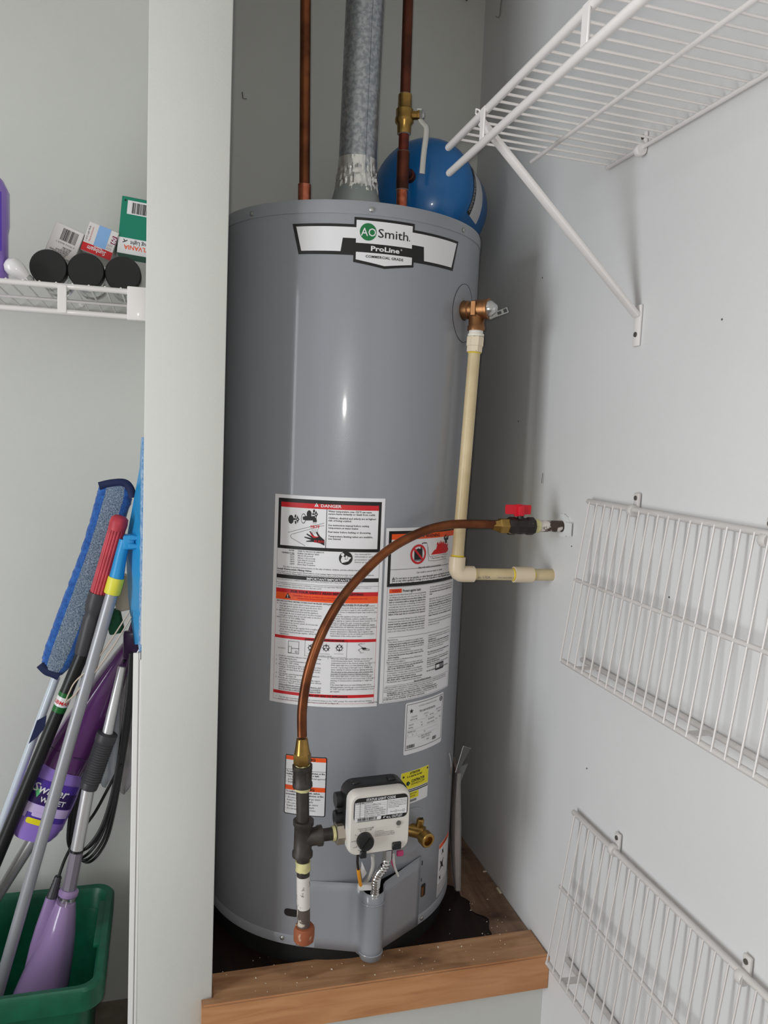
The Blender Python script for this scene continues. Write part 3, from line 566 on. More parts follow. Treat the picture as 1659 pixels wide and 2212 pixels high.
# --- rating label, with its small star and barcodes
rl, p = mk(.0812, .3510, .1892, .4500, 'rating_label', 'small white rating label with a black star', .004)
p.frame(.0845, .3595, .1860, .4465, .0008, 'black_print', 1.4)
u, v = .0955, .4330; p.poly([(u+(.0052 if k % 2 == 0 else .0021)*math.sin(math.pi*k/5), v+(.0052 if k % 2 == 0 else .0021)*math.cos(math.pi*k/5)) for k in range(10)], 'black_print', 2)
p.ring(.1795, .4390, .0048, .0013, 'black_print', 2); p.text('SP', .1768, .4370, .0055, 'black_print', 2.2, bold=.02)
p.text('AUTOMATIC STORAGE WATER HEATER', .1130, .4385, .0036, 'grey_print', 2.2, width=.050); p.text('PRO LINE WATER HEATER', .1160, .4275, .0052, 'black_print', 2.2, width=.044, bold=.01)
for i, (s, uu, vv, w_) in enumerate((('MODEL NUMBER', .0960, .4200, .014), ('INPUT BTU', .1280, .4200, .012), ('SERIAL NUMBER', .1640, .4205, .016), ('GCR 50 400', .0925, .4150, .018), ('50', .1330, .4150, .004), ('40,000', .1440, .4150, .012), ('1648A02', .1680, .4150, .012),
     ('CAPACITY', .0900, .4055, .012), ('50', .1200, .4055, .004), ('MAX PRESSURE', .1400, .4070, .018), ('NATURAL', .0900, .4000, .011), ('47', .1210, .4000, .004), ('150 PSI 1034 KPA', .1370, .4000, .022), ('4.0', .1640, .4020, .004), ('USA', .1750, .4030, .006),
     ('MANIFOLD', .0880, .3925, .020), ('4', .0880, .3860, .0015), ('10', .0990, .3860, .003), ('0', .1090, .3860, .0015), ('160', .1290, .3865, .004), ('A. O. SMITH CORPORATION', .1150, .3790, .036), ('ASHLAND CITY, TN  USA', .1230, .3750, .024), ('0855', .1380, .3690, .007))):
    p.text(s, uu, vv, .0042, 'black_print' if i > 2 else 'grey_print', 2.2, width=w_, res=1)
for vv in (.4125, .3975, .3910, .3835): p.rect(.0865, vv-.0002, .1700, vv, 'grey_print', 1.4)
p.barcode(.0875, .3625, .1070, .3690, 'black_print', 1.6, 2); p.barcode(.1560, .3640, .1690, .3705, 'black_print', 1.6, 9)
p.build('lettering', rl)
# --- yellow contractor label
yl = Print(cylmap(), PR); strip_poly(yl, rrect(.0779, .2540, .1490, .3175, .003), 'white_vinyl', .8); strip_poly(yl, [(.0790, .2920), (.1485, .2920), (.1485, .3170), (.0790, .3170)], 'yellow_print', 1.2); yo = yl.build('contractor_label', WH); yo['label'] = 'yellow and white installer sticker'
p = Print(cylmap(), PR)
p.rect(.0790, .2835, .1485, .2920, 'yellow_print', 1.2)
p.text('ATTENTION!', .0980, .3115, .0060, 'black_print', 2.2, width=.0260, bold=.03, shear=.2); p.text('A. O. Smith Has Your Back', .0920, .3060, .0050, 'black_print', 2.2, width=.0380, bold=.03)
p.text('CONTRACTOR', .1030, .2952, .0074, 'black_print', 2.2, width=.0340, bold=.03, shear=.1); p.text('REWARDS.COM', .1030, .2897, .0058, 'black_print', 2.2, width=.0340, shear=.1)
for (uu, vv, k) in ((.0960, .2945, .0046), (.0845, .3090, .0022), (.1455, .3125, .0022)): p.poly([(uu-k, vv-k*.5), (uu, vv-k), (uu+k, vv), (uu, vv+k), (uu-k, vv+k*.7)], 'black_print', 2)
p.poly([(.0945, .2935), (.0975, .2928), (.0985, .2955), (.0960, .2968)], 'green_print', 2.6)
p.rect(.0790, .2805, .1485, .2822, 'black_print', 1.4); p.rect(.0790, .2770, .1485, .2790, 'black_print', 1.4)
p.rect(.0930, .2630, .1230, .2760, 'yellow_print', 1.4); p.text('REGISTER ONLINE', .1010, .2715, .0042, 'black_print', 2.2, width=.017, shear=.1); p.text('EARN POINTS', .1010, .2665, .0042, 'black_print', 2.2, width=.013, shear=.1); p.rect(.1000, .2570, .1180, .2615, 'grey_print', 1.4)
p.build('lettering', yo)
# --- double warning label behind the drip leg
w2, p = mk(-.1398, .2490, -.0638, .3597, 'flood_label', 'narrow white label with two orange warning bands', .003)
c0, c1, d0, d1 = -.1398, -.0638, .2490, .3597
p._m('black_print')
for q in (rrect(c0, d0, c1, d1, .003),): strip_poly(p, q, 'black_print', 1.0)
strip_poly(p, rrect(c0+.0016, d0+.0016, c1-.0016, d1-.0016, .002), 'white_vinyl', 1.5)
p.rect(c0+.0016, .3505, c1-.0016, .3580, 'orange_print', 2); p.rect(c0+.0016, .2950, c1-.0016, .3035, 'orange_print', 2); p.rect(c0+.0016, .3324, c1-.0016, .3330, 'black_print', 2)
for vv in (.3517, .2962): p.text('WARNING', -.1245, vv, .0072, 'black_print', 2.8, width=.0400, bold=.03)
for s, uu, vv, bd, w_ in (('To reduce the risk of an explosion or fire', -.1368, .3275, .02, .070), ('resulting in property damage, injury or death:', -.1368, .3230, .02, .060), ('•  Use the relief valve and additional approved', -.1368, .3180, 0, .071), ('    gas fittings only.', -.1340, .3130, 0, .020), ('•  Install the heater indoors.', -.1368, .3080, 0, .044),
     ('To reduce the risk of death, carbon', -.1368, .2905, .02, .062), ('monoxide poisoning, explosion, or fire', -.1368, .2855, .02, .069), ('•  Do not connect natural gas water', -.1368, .2795, 0, .064), ('    heater to an L.P. gas supply.', -.1340, .2745, 0, .048), ('•  Do not connect L.P. gas water', -.1368, .2690, 0, .060), ('    heater to natural gas supply.', -.1340, .2640, 0, .051), ('•  Do not install in a mobile home.', -.1368, .2585, 0, .056)):
    p.text(s.strip(), uu, vv, .0046, 'black_print', 2.6, width=w_, bold=bd, res=1)
p.build('lettering', w2)
# --- side label and yellow energy label on the shaded flank
s2, p = mk(.2045, .0230, .2720, .1330, 'flank_label', 'white label with an orange band low on the side')
p.rect(.2060, .1230, .2700, .1315, 'orange_print', 1.4)
for cx, cy, k in ((.2260, .1110, .006), (.2230, .0850, .011), (.2160, .0600, .005)): p.poly([(cx-k, cy-k), (cx, cy-k*.4), (cx+k, cy-k), (cx+k*.5, cy), (cx+k*.9, cy+k), (cx, cy+k*.4), (cx-k*.8, cy+k), (cx-k*.4, cy)], 'black_print', 1.8)
p.rect(.2070, .0690, .2680, .0694, 'grey_print', 1.6)
for i in range(6): p.text('Flammable vapors may ignite. Keep away', .2070, .0460-.0042*i, .0042, 'black_print', 2, width=.058, res=1)
p.text('WARNING', .2280, .1248, .0068, 'black_print', 2, width=.028)
p.build('lettering', s2)
ee, p = mk(.2350, .6750, .3300, .8700, 'energy_label', 'bright yellow energy label on the shaded flank')
p.rect(.2352, .6752, .3298, .8698, 'yellow_print', 1.2); p.text('ENERGYGUIDE', .2380, .8450, .0150, 'black_print', 2, width=.088, bold=.02)
for i in range(9): p.text('Estimated Yearly Energy Cost', .2385, .8300-.0160*i, .0090, 'black_print', 2, width=.085, res=1)
p.build('lettering', ee)
# --- burner cover: two flat wings meeting a vertical rounded tube
TU = Vector((.022, -.2815, 0)); tr_ = .0205
CV = MB()
def wing(a, c, zt0, zt1, zb0, zb1, n=10):
    out = []
    for i in range(n+1):
        t = i/n; q = a.lerp(c, t); out.append((q, zb0+(zb1-zb0)*t, zt0+(zt1-zt0)*t))
    return out
aL = rad(R_(-24.5), .2562, 0); aR = rad(R_(31), .2562, 0)
prof = []
for q, zb, zt in wing(aL, TU+Vector((-tr_*1.25, .012, 0)), .1270, .1300, .000, -.001, 10): prof.append((q, zb, zt))
n = 22                                             # fillet and round nose
for k in range(n+1):
    t = R_(205+(335-205+60)*k/n-30); q = TU+Vector((math.cos(t)*tr_, math.sin(t)*tr_, 0)); e = abs(k-n/2)/(n/2)
    prof.append((q, -.003+.002*e**3, .1240+.005*e**4))
for q, zb, zt in wing(TU+Vector((tr_*1.3, .012, 0)), aR, .1280, .1400, -.001, .000, 10): prof.append((q, zb, zt))
vs = []; nz = 7
for q, zb, zt in prof:
    for k in range(nz): vs.append((q.x, q.y, zb+(zt-zb)*k/(nz-1)))
CV.add(vs, [(i*nz+k, (i+1)*nz+k, (i+1)*nz+k+1, i*nz+k+1) for i in range(len(prof)-1) for k in range(nz-1)])
cov = CV.build('burner_cover', JACKET, WH, angle=60, label='folded grey cover with a vertical rounded tube')
so = cov.modifiers.new('sheet', 'SOLIDIFY'); so.thickness = .0012; so.offset = -1
for z in (.103, .008):
    b = MB(); b.tube([TU+Vector((math.cos(R_(a))*(tr_+.0004), math.sin(R_(a))*(tr_+.0004), z)) for a in range(185, 356, 10)], .0016, 6); b.build('bead', JACKET, cov)
b = MB(); b.lathe([(tr_-.003, .02), (tr_-.003, .021), (0, .021)], TU, n=20); b.build('tube_floor', MATS['hollow_black'], cov)  # plain black disc closing off the tube
p = Print(cylmap(), [BLACK]); strip_poly(p, rrect(-.1335, .0545, -.1060, .0690, .0068), 'black_print', 1.0); p.build('slot', cov)
p = Print(cylmap(), [BLACK, BRONZE]); strip_poly(p, rrect(.1440, .0520, .1580, .0780, .004), 'black_print', 1.0); p.rect(.1450, .0540, .1520, .0720, 'bronze', 1.6); p.build('slot', cov)
for q in ((.1430, .1180, .1455, .1270), (.1430, .0850, .1450, .0920)): p = Print(cylmap(), [BLACK]); p.rect(*q, 'black_print', 1); p.build('slot', cov)
p = Print(cylmap(), [BLACK]); strip_poly(p, [(-.0950, .0900), (.1300, .0900), (.1300, .1380), (.0700, .1270), (.0250, .1160), (-.0300, .1180), (-.0950, .1245)], 'black_print', .7); p.build('burner_opening', WH)
# --- gas control
gx, gy = Vector((.9976, .0698, 0)), Vector((0, 0, 1)); gn = Vector((.0698, -.9976, 0))    # face frame
GC = aY(-.362, 821, 1777)                          # centre of the front face
gp = lambda u, v, h: GC+gx*u+gy*v+gn*h
def rring(wd, ht, r, h, cx=0, cy=0, n=5): return [gp(q[0]+cx, q[1]+cy, h) for q in rrect(-wd/2, -ht/2, wd/2, ht/2, r, n)]
b = MB(); b.loft([rring(.107, .108, .016, -.022), rring(.108, .109, .016, -.011), rring(.107, .107, .016, -.004), rring(.102, .102, .014, 0)])
gc = b.build('gas_control', OFFW, WH, angle=32, label='off-white gas control with a black dial')
b = MB(); b.loft([rring(.103, .104, .02, -.058, 0, .002), rring(.110, .110, .02, -.053, 0, .003), rring(.110, .111, .02, -.022, 0, .003)]); b.tube([gp(0, -.01, -.056), gp(0, -.01, -.112)], .022, 16)
for dx in (-.034, .030): b.rbox(gp(dx, .0575, -.036), (.014, .014, .007), .002, 1, (gx, gn, gy))
for dz in (.026, -.006): b.tube([gp(-.050, dz, -.046), gp(-.066, dz, -.046)], .013, 10); b.tube([gp(-.050, dz-.018, -.046), gp(-.063, dz-.018, -.046)], .009, 8)
b.build('valve_body', BLACKP, gc)
KU, KV = -.0265, -.0265
b = MB(); b.lathe([(.0140, 0), (.0140, .010), (.0122, .014), (0, .014)], gp(KU, KV, 0), gn, 28); kn = b.build('dial', BLACKP, gc)
b = MB(); b.box(gp(KU, KV, .0145), (.004, .0025, .020), (Vector(gx*.8-gy*.6), gn, Vector(gy*.8+gx*.6))); b.build('pointer', mat('dial_rib', (14, 14, 14), .5), kn)
for dx, dz, w_ in ((-.0280, -.0510, .011), (.0310, -.0440, .016)):
    b = MB(); b.rbox(gp(dx, dz, -.002), (w_, .013, .012), .0015, 1, (gx, gy, gn)); b.build('clip', BLACKP, gc)
b = MB(); b.lathe([(.0042, 0), (.0042, .0015), (.0030, .0010), (0, .0010)], gp(.0330, -.0045, .0002), gn, 16); b.build('status_light', mat('lens_grey', (96, 92, 88), .3), gc)
pm = planemap(GC+gn*.0003, gx, gy); p = Print(lambda u, v, h: pm((u+.0405)*1.0497-.0470, (v-.0150)*1.171+.0055, h), PR)
p.poly(rrect(-.0405, .0150, .0500, .0500, .008), 'black_print', .6); p.poly(rrect(-.0390, .0210, .0485, .0440, .0005), 'white_vinyl', 1.1); p.poly(rrect(-.0390, .0160, .0055, .0220, .002), 'white_vinyl', 1.1)
p.text('STATUS LIGHT CODE', -.0205, .0452, .0050, 'white_vinyl', 1.6, width=.0490, bold=.03); p.text('4" w.c. OUTLET', .0085, .0165, .0050, 'white_vinyl', 1.6, width=.0330, bold=.02)
p.text('FLASHES', -.0382, .0418, .0026, 'black_print', 1.8, width=.0145, bold=.02); p.text('STATUS', -.0215, .0418, .0028, 'black_print', 1.8, width=.0120, bold=.02)
for i in range(6):
    p.rect(-.0390, .0404-.0030*i, .0150, .0406-.0030*i, 'grey_print', 1.6); p.text(str(i), -.0320, .0380-.0030*i, .0025, 'black_print', 1.8, res=1)
for i, s in enumerate(('Control Off/Pilot Out', 'Normal Operation', 'Thermopile Voltage Low', 'High Temperature Shutdown', 'Temperature Sensor Failure', 'Gas Control or Valve Failure')): p.text(s, -.0215, .0380-.0030*i, .0029, 'black_print', 1.8, maxw=.036, res=1)
for uu in (-.0300, -.0225, .0150): p.rect(uu-.0002, .0210, uu+.0002, .0440, 'black_print', 1.6)
for i, s in enumerate(('If status light does not flash, follow', 'the lighting instructions on the heater', 'label. If the light stays on or the code', 'repeats, contact a qualified service', 'technician promptly.')): p.text(s, .0165, .0410-.0024*i, .0023, 'black_print', 1.8, maxw=.031, res=1)
for uu, s in ((.0290, 'Natural'), (.0420, 'Propane')): p.ring(uu+.001, .0255, .0019, .0004, 'black_print', 1.8, 14); p.text(s, uu-.0085, .0248, .0022, 'black_print', 1.8, res=1)
p.barcode(-.0340, .0167, -.0010, .0208, 'black_print', 1.7, 6)
p.build('lettering', gc); p = Print(pm, PR)
p.text('SCALDING RISK INCREASES', -.0390, -.0075, .0026, 'black_print', 1, width=.0280); p.text('WITH HOTTER WATER', -.0350, -.0108, .0026, 'black_print', 1, width=.0200)
for s, a in (('HOT', 180), ('LOW', 215), ('VAC', 245), ('PILOT', 275), ('OFF', 305), ('A', 145), ('B', 115), ('C', 85)):
    p.text(s, KU+.0192*math.cos(R_(a)), KV-.001+.0186*math.sin(R_(a)), .0030, 'black_print', 1, align='C', res=1)
    p.line([(KU+.0148*math.cos(R_(a)), KV+.0148*math.sin(R_(a))), (KU+.0166*math.cos(R_(a)), KV+.0166*math.sin(R_(a)))], .0005, 'black_print', 1)
p.text('VERY HOT', KU+.0105, KV+.0150, .0032, 'black_print', 1, rot=.9, width=.008, res=1)
for i, s in enumerate(('TO LIGHT PILOT:', 'Press knob in while turned to PILOT', 'and push igniter. See lighting', 'instructions on heater label.')): p.text(s, -.0085, -.0150-.0027*i, .0027, 'black_print', 1, width=(.0150, .0330, .0350, .0350)[i], res=1)
p.text('STATUS', .0300, -.0125, .0024, 'black_print', 1, width=.0066, res=1)
p.build('lettering', gc)
p = Print(planemap(gp(-.0541, 0, 0)-gn*.0005, gn*-1, gy), PR); p.poly([(.006, .022), (.020, .022), (.020, -.015), (.006, -.015)], 'white_vinyl', .6); p.rect(.006, .014, .020, .022, 'orange_print', 1.2); p.build('side_sticker', gc)
IB = [gp(-.0540, -.0270, -.034), gp(-.0665, -.0270, -.034)]; b = MB(); b.tube(IB, .0190, 6); b.build('inlet_boss', mat('cast_aluminium', (170, 160, 148), .4, metal=.7), gc)
# --- leads under the control
def lead(name, pts, r, m, n=8):
    b = MB(); b.tube(bez(pts, 8), r, n); return b.build(name, m, WH)
fp = aY(-.33, 838, 1838)
b = MB(); path = bez([aY(-.335, 836, 1836), aY(-.332, 832, 1868), aY(-.320, 815, 1893), aY(-.305, 811, 1920), aY(-.290, 808, 1945), aY(-.288, 805, 1975)], 16)
b.tube(path, [.0070+.0011*math.cos(i*2.2) for i in range(len(path))], 12); b.build('burner_hose', CHROME, WH, angle=60, label='corrugated silver hose')
b = MB(); b.lathe([(.0088, 0), (.0088, .018)], aY(-.337, 837, 1850)-Vector((0, 0, .004)), n=6); b.build('hose_nut', CHROME, WH)
lead('black_lead', [aY(-.335, 773, 1846), aY(-.325, 772, 1862), aY(-.315, 774, 1878)], .0022, BLACKP)
lead('orange_lead', [aY(-.315, 774, 1878), aY(-.305, 776, 1895), aY(-.295, 779, 1912)], .0034, mat('orange_sleeve', (238, 160, 40), .4))
lead('grey_lead', [aY(-.325, 805, 1848), aY(-.315, 806, 1870), aY(-.300, 800, 1890), aY(-.280, 789, 1908)], .0036, mat('grey_sleeve', (186, 184, 180), .45))
lead('pink_lead', [aY(-.320, 843, 1846), aY(-.300, 848, 1868), aY(-.285, 856, 1880)], .0016, mat('pink_sleeve', (200, 80, 120), .45))
lead('white_lead', [aY(-.320, 850, 1846), aY(-.300, 852, 1870), aY(-.285, 860, 1892)], .0022, WHITEP)
b = MB(); b.rbox(aY(-.292, 789, 1915), (.028, .010, .011), .0015, 1, (Vector((.98, .05, -.12)).normalized(), Vector((0, 1, 0)), Vector((.12, 0, .99)).normalized())); b.build('connector', WHITEP, WH)
b = MB(); b.add([aY(-.300, 781, 1860), aY(-.302, 792, 1886), aY(-.300, 783, 1898), aY(-.301, 779, 1880)], [(0, 1, 2, 3)]); o = b.build('tag', PAPER, WH, smooth=False); so = o.modifiers.new('sheet', 'SOLIDIFY'); so.thickness = .0006
b = MB(); b.rbox(aY(-.330, 864, 1843), (.012, .006, .010), .0015, 1); b.build('pink_tab', mat('pink_tab', (190, 60, 110), .4), WH)
# --- drain valve and its ring plate
dth = R_(24.5); dd = rad(dth, 1, 0); do = rad(dth, .254, .2010)
p = Print(cylmap(), [JACKET]); strip_poly(p, [(.109+.041*math.cos(R_(10*k)), .200+.044*math.sin(R_(10*k))) for k in range(36)], 'grey_jacket_paint', 1.4); p.build('drain_plate', WH)
ddx = Vector((.80, -.60, 0)); e = do+ddx*.019+Vector((0, 0, -.003)); ax2 = Vector((.30, -.93, -.12)).normalized(); side = Vector((.8, .3, 0)).normalized()
b = MB(); b.lathe([(.0125, -.012), (.0125, .018), (.0115, .026)], do, ddx, 20)
b.lathe([(.0115, -.012), (.0115, .010), (.0142, .011), (.0142, .024), (.0128, .0255), (.0092, .0255), (.0086, .016), (0, .015)], e, ax2, 24)
up = Vector((.12, -.10, 1)).normalized(); b.lathe([(.0070, 0), (.0070, .024), (.0052, .026)], do+ddx*.014, up, 14)
dv = b.build('drain_valve', BRASS, WH, label='brass drain valve')
b = MB(); b.lathe([(.0065, .0152), (0, .0153)], e, ax2, 6); b.build('bore', BLACK, dv)
b = MB(); b.box(do+ddx*.014+up*.0255, (.010, .002, .004), (side, Vector((-side.y, side.x, 0)), up)); b.build('slot', BLACK, dv)
# --- relief valve
tth = R_(43); td = rad(tth, 1, 0); to = rad(tth, .2545, 1.168)
p = Print(cylmap(), [JACKET]); strip_poly(p, [(.196+.042*math.cos(R_(10*k)), 1.163+.052*math.sin(R_(10*k))) for k in range(36)], 'grey_jacket_paint', 1.0); p.build('valve_plate', WH)
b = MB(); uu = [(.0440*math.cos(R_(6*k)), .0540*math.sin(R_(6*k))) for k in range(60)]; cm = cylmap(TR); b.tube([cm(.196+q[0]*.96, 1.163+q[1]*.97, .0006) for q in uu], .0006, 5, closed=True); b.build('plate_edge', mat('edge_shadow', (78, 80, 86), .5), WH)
p = Print(cylmap(), [BLACK]); p.disc(.1945, 1.168, .0185, 'black_print', 1.6); p.build('valve_hole', WH)
b = MB(); b.lathe([(.0165, 0), (.0165, .012), (.0145, .014), (.0145, .020), (.0170, .022), (.0170, .046), (.0185, .047), (.0185, .052), (.016, .0525)], to, td, 28)
ctr = to+td*.028; b.lathe([(.0160, -.038), (.0160, -.030), (.0145, -.028), (.0145, 0)], ctr, (0, 0, 1), 28)
b.rbox(ctr+Vector((0, 0, 0))+rad(tth-R_(90), .0165, 0), (.010, .004, .026), .001, 1, (td, rad(tth-R_(90), 1, 0), Vector((0, 0, 1))))
tp = b.build('relief_valve', BRONZE, WH, label='bronze relief valve with a steel test lever')
b = MB(); b.lathe([(.0155, .0525), (.0140, .058), (.0070, .066), (0, .067)], to, td, 20); b.build('bonnet', CHROME, tp)
lv = to+td*.060+Vector((0, 0, -.012)); ld = (td*.55+Vector((.45, -.15, .38))).normalized(); lx, ly, _ = frame(ld)
b = MB(); b.rbox(lv+ld*.010, (.0018, .010, .036), .0006, 1, (lx, ly, ld)); b.build('test_lever', CHROME, tp)
b = MB(); b.box(lv+ld*.012-lx*.0012, (.0008, .005, .007), (lx, ly, ld)); b.box(lv+ld*.023-lx*.0012, (.0008, .006, .006), (lx, ly, ld)); b.build('lever_slot', BLACK, tp)
# ================================================================== flue, water pipes, expansion tank
def lth(prof, o, ax, m, name, par, n=28, label=None, angle=38):
    b = MB(); b.lathe(prof, o, ax, n); return b.build(name, m, par, angle=angle, label=label)
va, vb = Vector((.0055, 0, TH+.004)), Vector((.0125, 0, ZC))
vd = (vb-va).normalized(); at_ = lambda z: va+vd*((z-va.z)/vd.z)
VP_ = thing('vent_pipe', va, 'galvanised round flue pipe rising from the top of the water heater', 'flue pipe')
lth([(.0372, 0), (.0372, (ZC-1.375)/vd.z)], at_(1.375), vd, GALV, 'duct', VP_, 40)
lth([(.060, 0), (.056, .028), (.0485, .060), (.0478, .066), (.0420, .088), (.0385, .094)], va, vd, mat('grey_hood', (150, 156, 154), .45, metal=.4), 'draft_collar', VP_, 40)
b = MB(); x_, y_, _ = frame(vd)
for ang, dr in ((-1.05, .0012),):
    q = rad(R_(18), .0376, 0); b.box(at_(1.69)+q, (.010, .0016, .58), (Vector((math.cos(R_(18)), math.sin(R_(18)), 0)), rad(R_(18), 1, 0), vd))
b.build('seam', GALV, VP_)
b = MB(); rr = random.Random(3); rings = []; n = 72                      # crumpled foil tape
for i in range(17):
    z = 1.402+.066*i/16; base = .0432-.0052*min(1, i/10)
    rings.append([at_(z+(rr.uniform(-.0012, .0012) if 0 < i < 16 else 0))+(x_*math.cos(2*math.pi*k/n)+y_*math.sin(2*math.pi*k/n))*(base+(rr.uniform(-.0010, .0016)+.0010*math.sin(k*2.1+i*.5))*(1 if i < 12 else .35)) for k in range(n)])
b.loft(rings, caps=False); b.build('foil_tape', mat('foil_tape', (224, 222, 218), .30, metal=.9), VP_, angle=20, label='crumpled silver foil tape')
# hot pipe
hp = thing('copper_riser', (-.0945, 0, TH), 'plain vertical copper water pipe left of the flue', 'pipe')
ha, hb = Vector((-.0945, 0, TH+.002)), Vector((-.1115, 0, ZC)); hd = (hb-ha).normalized(); H = lambda z: ha+hd*((z-ha.z)/hd.z)
lth([(.0102, 0), (.0102, ZC-1.40)], H(1.398), hd, COPPER, 'tube', hp)
lth([(.0125, 0), (.0125, .088), (.0104, .090)], ha, hd, COPPERN, 'coupling', hp)
# cold pipe with ball valve and tee
cp = thing('cold_supply_pipe', (.101, 0, TH), 'dark copper water pipe with a brass ball valve beside the blue tank', 'pipe')
ca, cb = Vector((.1015, 0, TH+.002)), Vector((.0935, 0, ZC)); cd = (cb-ca).normalized(); C = lambda z: ca+cd*((z-ca.z)/cd.z)
lth([(.0112, 0), (.0112, .104)], ca, cd, COPPERN, 'nipple', cp)
lth([(.0125, 0), (.0125, .074)], C(1.424), cd, COPPERD, 'tee', cp)
lth([(.0102, 0), (.0102, .040)], C(1.495), cd, mat('red_copper', (128, 52, 36), .4, metal=.6, col2=(90, 40, 30), vscale=40), 'short_pipe', cp)
lth([(.0103, 0), (.0103, ZC-1.600)], C(1.598), cd, COPPERD, 'tube', cp)
for z, r in ((1.424, .0130), (1.497, .0130), (1.531, .0128), (1.606, .0128)): lth([(r-.0016, -.0012), (r, 0), (r-.0016, .0012)], C(z), cd, mat('solder', (206, 200, 190), .35, metal=.6), 'solder_joint', cp, 20)
bv = lth([(.0135, 0), (.0140, .016), (.0185, .022), (.0185, .030), (.0172, .032), (.0172, .046), (.0140, .050), (.0135, .074)], C(1.531), cd, BRASS, 'ball_valve', cp, 28)
st = Vector((.90, -.43, 0)); vc = C(1.566)
lth([(.0085, .012), (.0085, .026), (.0100, .027), (.0100, .031)], vc, st, BRASS, 'stem', bv, 8)
lth([(.0090, .031), (.0090, .037), (.0050, .040), (0, .040)], vc, st, CHROME, 'nut', bv, 6)
q = vc+st*.033
b = MB(); LP = [q+Vector((-.004, 0, .012)), q+Vector((0, 0, -.010)), q+Vector((.010, -.004, -.022)), q+Vector((.011, -.004, -.040)), q+Vector((.008, -.004, -.075)), q+Vector((.0065, -.004, -.112))]
b.tube(bez(LP, 5), .0058, 10, flat=(1, .42)); b.build('lever', mat('lever_white', (208, 206, 200), .3, metal=.5), bv, label='pale steel valve lever')
# expansion tank
ed = Vector((.60, .78, -.10)).normalized(); eo = C(1.466)
et = thing('expansion_tank', eo+ed*.15-Vector((0, 0, .10)), 'blue domed expansion tank behind the dark copper pipe', 'expansion tank')
lth([(.0100, .006), (.0100, .030), (.0125, .031), (.0125, .044)], eo, ed, COPPERD, 'branch', cp)
lth([(.0132, .0440), (.0140, .047), (.0128, .050)], eo, ed, TAPE, 'thread_tape', et, 16)
RT = .112; s0 = .043
prof = [(.016, s0)]+[(RT*math.sin(R_(a)), s0+.078*(1-math.cos(R_(a)))) for a in range(12, 91, 6)]+[(RT, s0+.19)]+[(RT*math.cos(R_(a)), s0+.19+.05*math.sin(R_(a))) for a in range(10, 91, 10)]
BLUE = mat('blue_enamel', (10, 102, 170), .30, coat=.3)
lth(prof, eo, ed, BLUE, 'shell', et, 56, angle=60)
ex = Vector((ed.y, -ed.x, 0)).normalized(); ey = ed.cross(ex)
if ey.z < 0: ey = -ey
emap = lambda u, v, h: tuple(eo+ed*(s0+u)+(ex*math.cos(v/RT)+ey*math.sin(v/RT))*(RT+h))
p = Print(emap, PR, .01)
for i in range(12):
    v0, v1 = -.050+.100*i/12, -.050+.100*(i+1)/12; p.rect(.080, v0, .150, v1, 'white_vinyl', 1); p.rect(.080, v0, .098, v1, 'black_print', 1.6)
for i, s in enumerate(('THERMAL EXPANSION', 'WATER HEATER TANK', '150 PSI MAX')): p.text(s, .084+.004*i, -.045, .0050, 'white_vinyl', 2.6, rot=math.pi/2, width=.07, res=1)
p.build('label', et)['label'] = 'black and white tank label'
# ================================================================== gas piping
gl = thing('gas_drip_leg', (-.118, -.335, .077), 'black iron gas pipe with a tee and rusty capped drip leg before the heater', 'gas pipe')
gX, gY = -.1183, -.335; G = lambda z: Vector((gX-.040*(z-.265), gY, z)); GA = Vector((-.040, 0, 1)).normalized(); zz = lambda y: .431-(y-1600)*.00081; UPV = Vector((0, 0, 1))
PAINT = mat('chipped_white_paint', (212, 206, 200), .55, col2=(96, 84, 78), vscale=70, thresh=(.36, .42))
RUST = mat('rusty_iron', (146, 80, 50), .7, col2=(204, 182, 152), vscale=60, thresh=(.30, .42), bump=.3)
def seg(y1, y2, r, m, name, n=24, prof=None, ang=38):
    z0_, z1_ = zz(y2), zz(y1); b = MB(); b.lathe(prof or [(r, 0), (r, z1_-z0_)], G(z0_), GA, n); return b.build(name, m, gl, angle=ang)
seg(1652, 1697, .0150, IRON, 'coupling', 24, [(.0165, 0), (.0165, .006), (.0152, .008), (.0152, .028), (.0165, .030), (.0165, .0365)])
for a in (20, 110, 200, 290): b = MB(); b.box(G(zz(1674))+Vector((math.cos(R_(a)), math.sin(R_(a)), 0))*.0155, (.003, .004, .020), (Vector((math.cos(R_(a)), math.sin(R_(a)), 0)), Vector((-math.sin(R_(a)), math.cos(R_(a)), 0)), UPV)); b.build('rib', IRON, gl)
seg(1697, 1778, .0107, IRON, 'nipple')
tz = .2625
b = MB(); b.lathe([(.0172, -.031), (.0172, -.024), (.0150, -.021), (.0150, .021), (.0172, .024), (.0172, .031)], G(tz), UPV, 24); hx = (IB[1]-G(tz)).normalized()
b.lathe([(.0148, 0), (.0148, .022), (.0170, .025), (.0170, .032)], G(tz), hx, 24); b.build('tee', IRON, gl)
b = MB(); HL = (IB[1]-G(tz)).length; b.tube([G(tz)+hx*.030, G(tz)+hx*(HL+.004)], .0105, 20); b.build('nipple', IRON, gl)
seg(1850, 1892, .0107, IRON, 'nipple'); seg(1890, 1960, .0112, PAINT, 'nipple'); seg(1959, 2003, .0109, mat('worn_dark_paint', (86, 74, 68), .6, col2=(196, 186, 172), vscale=60, thresh=(.36, .42)), 'nipple')
b = MB(); b.lathe([(.0120, 0), (.0172, .004), (.0178, .010), (.0178, .024), (.0160, .029), (.0112, .030)], G(zz(2037)), UPV, 10); b.build('cap', RUST, gl, label='rusty iron pipe cap')
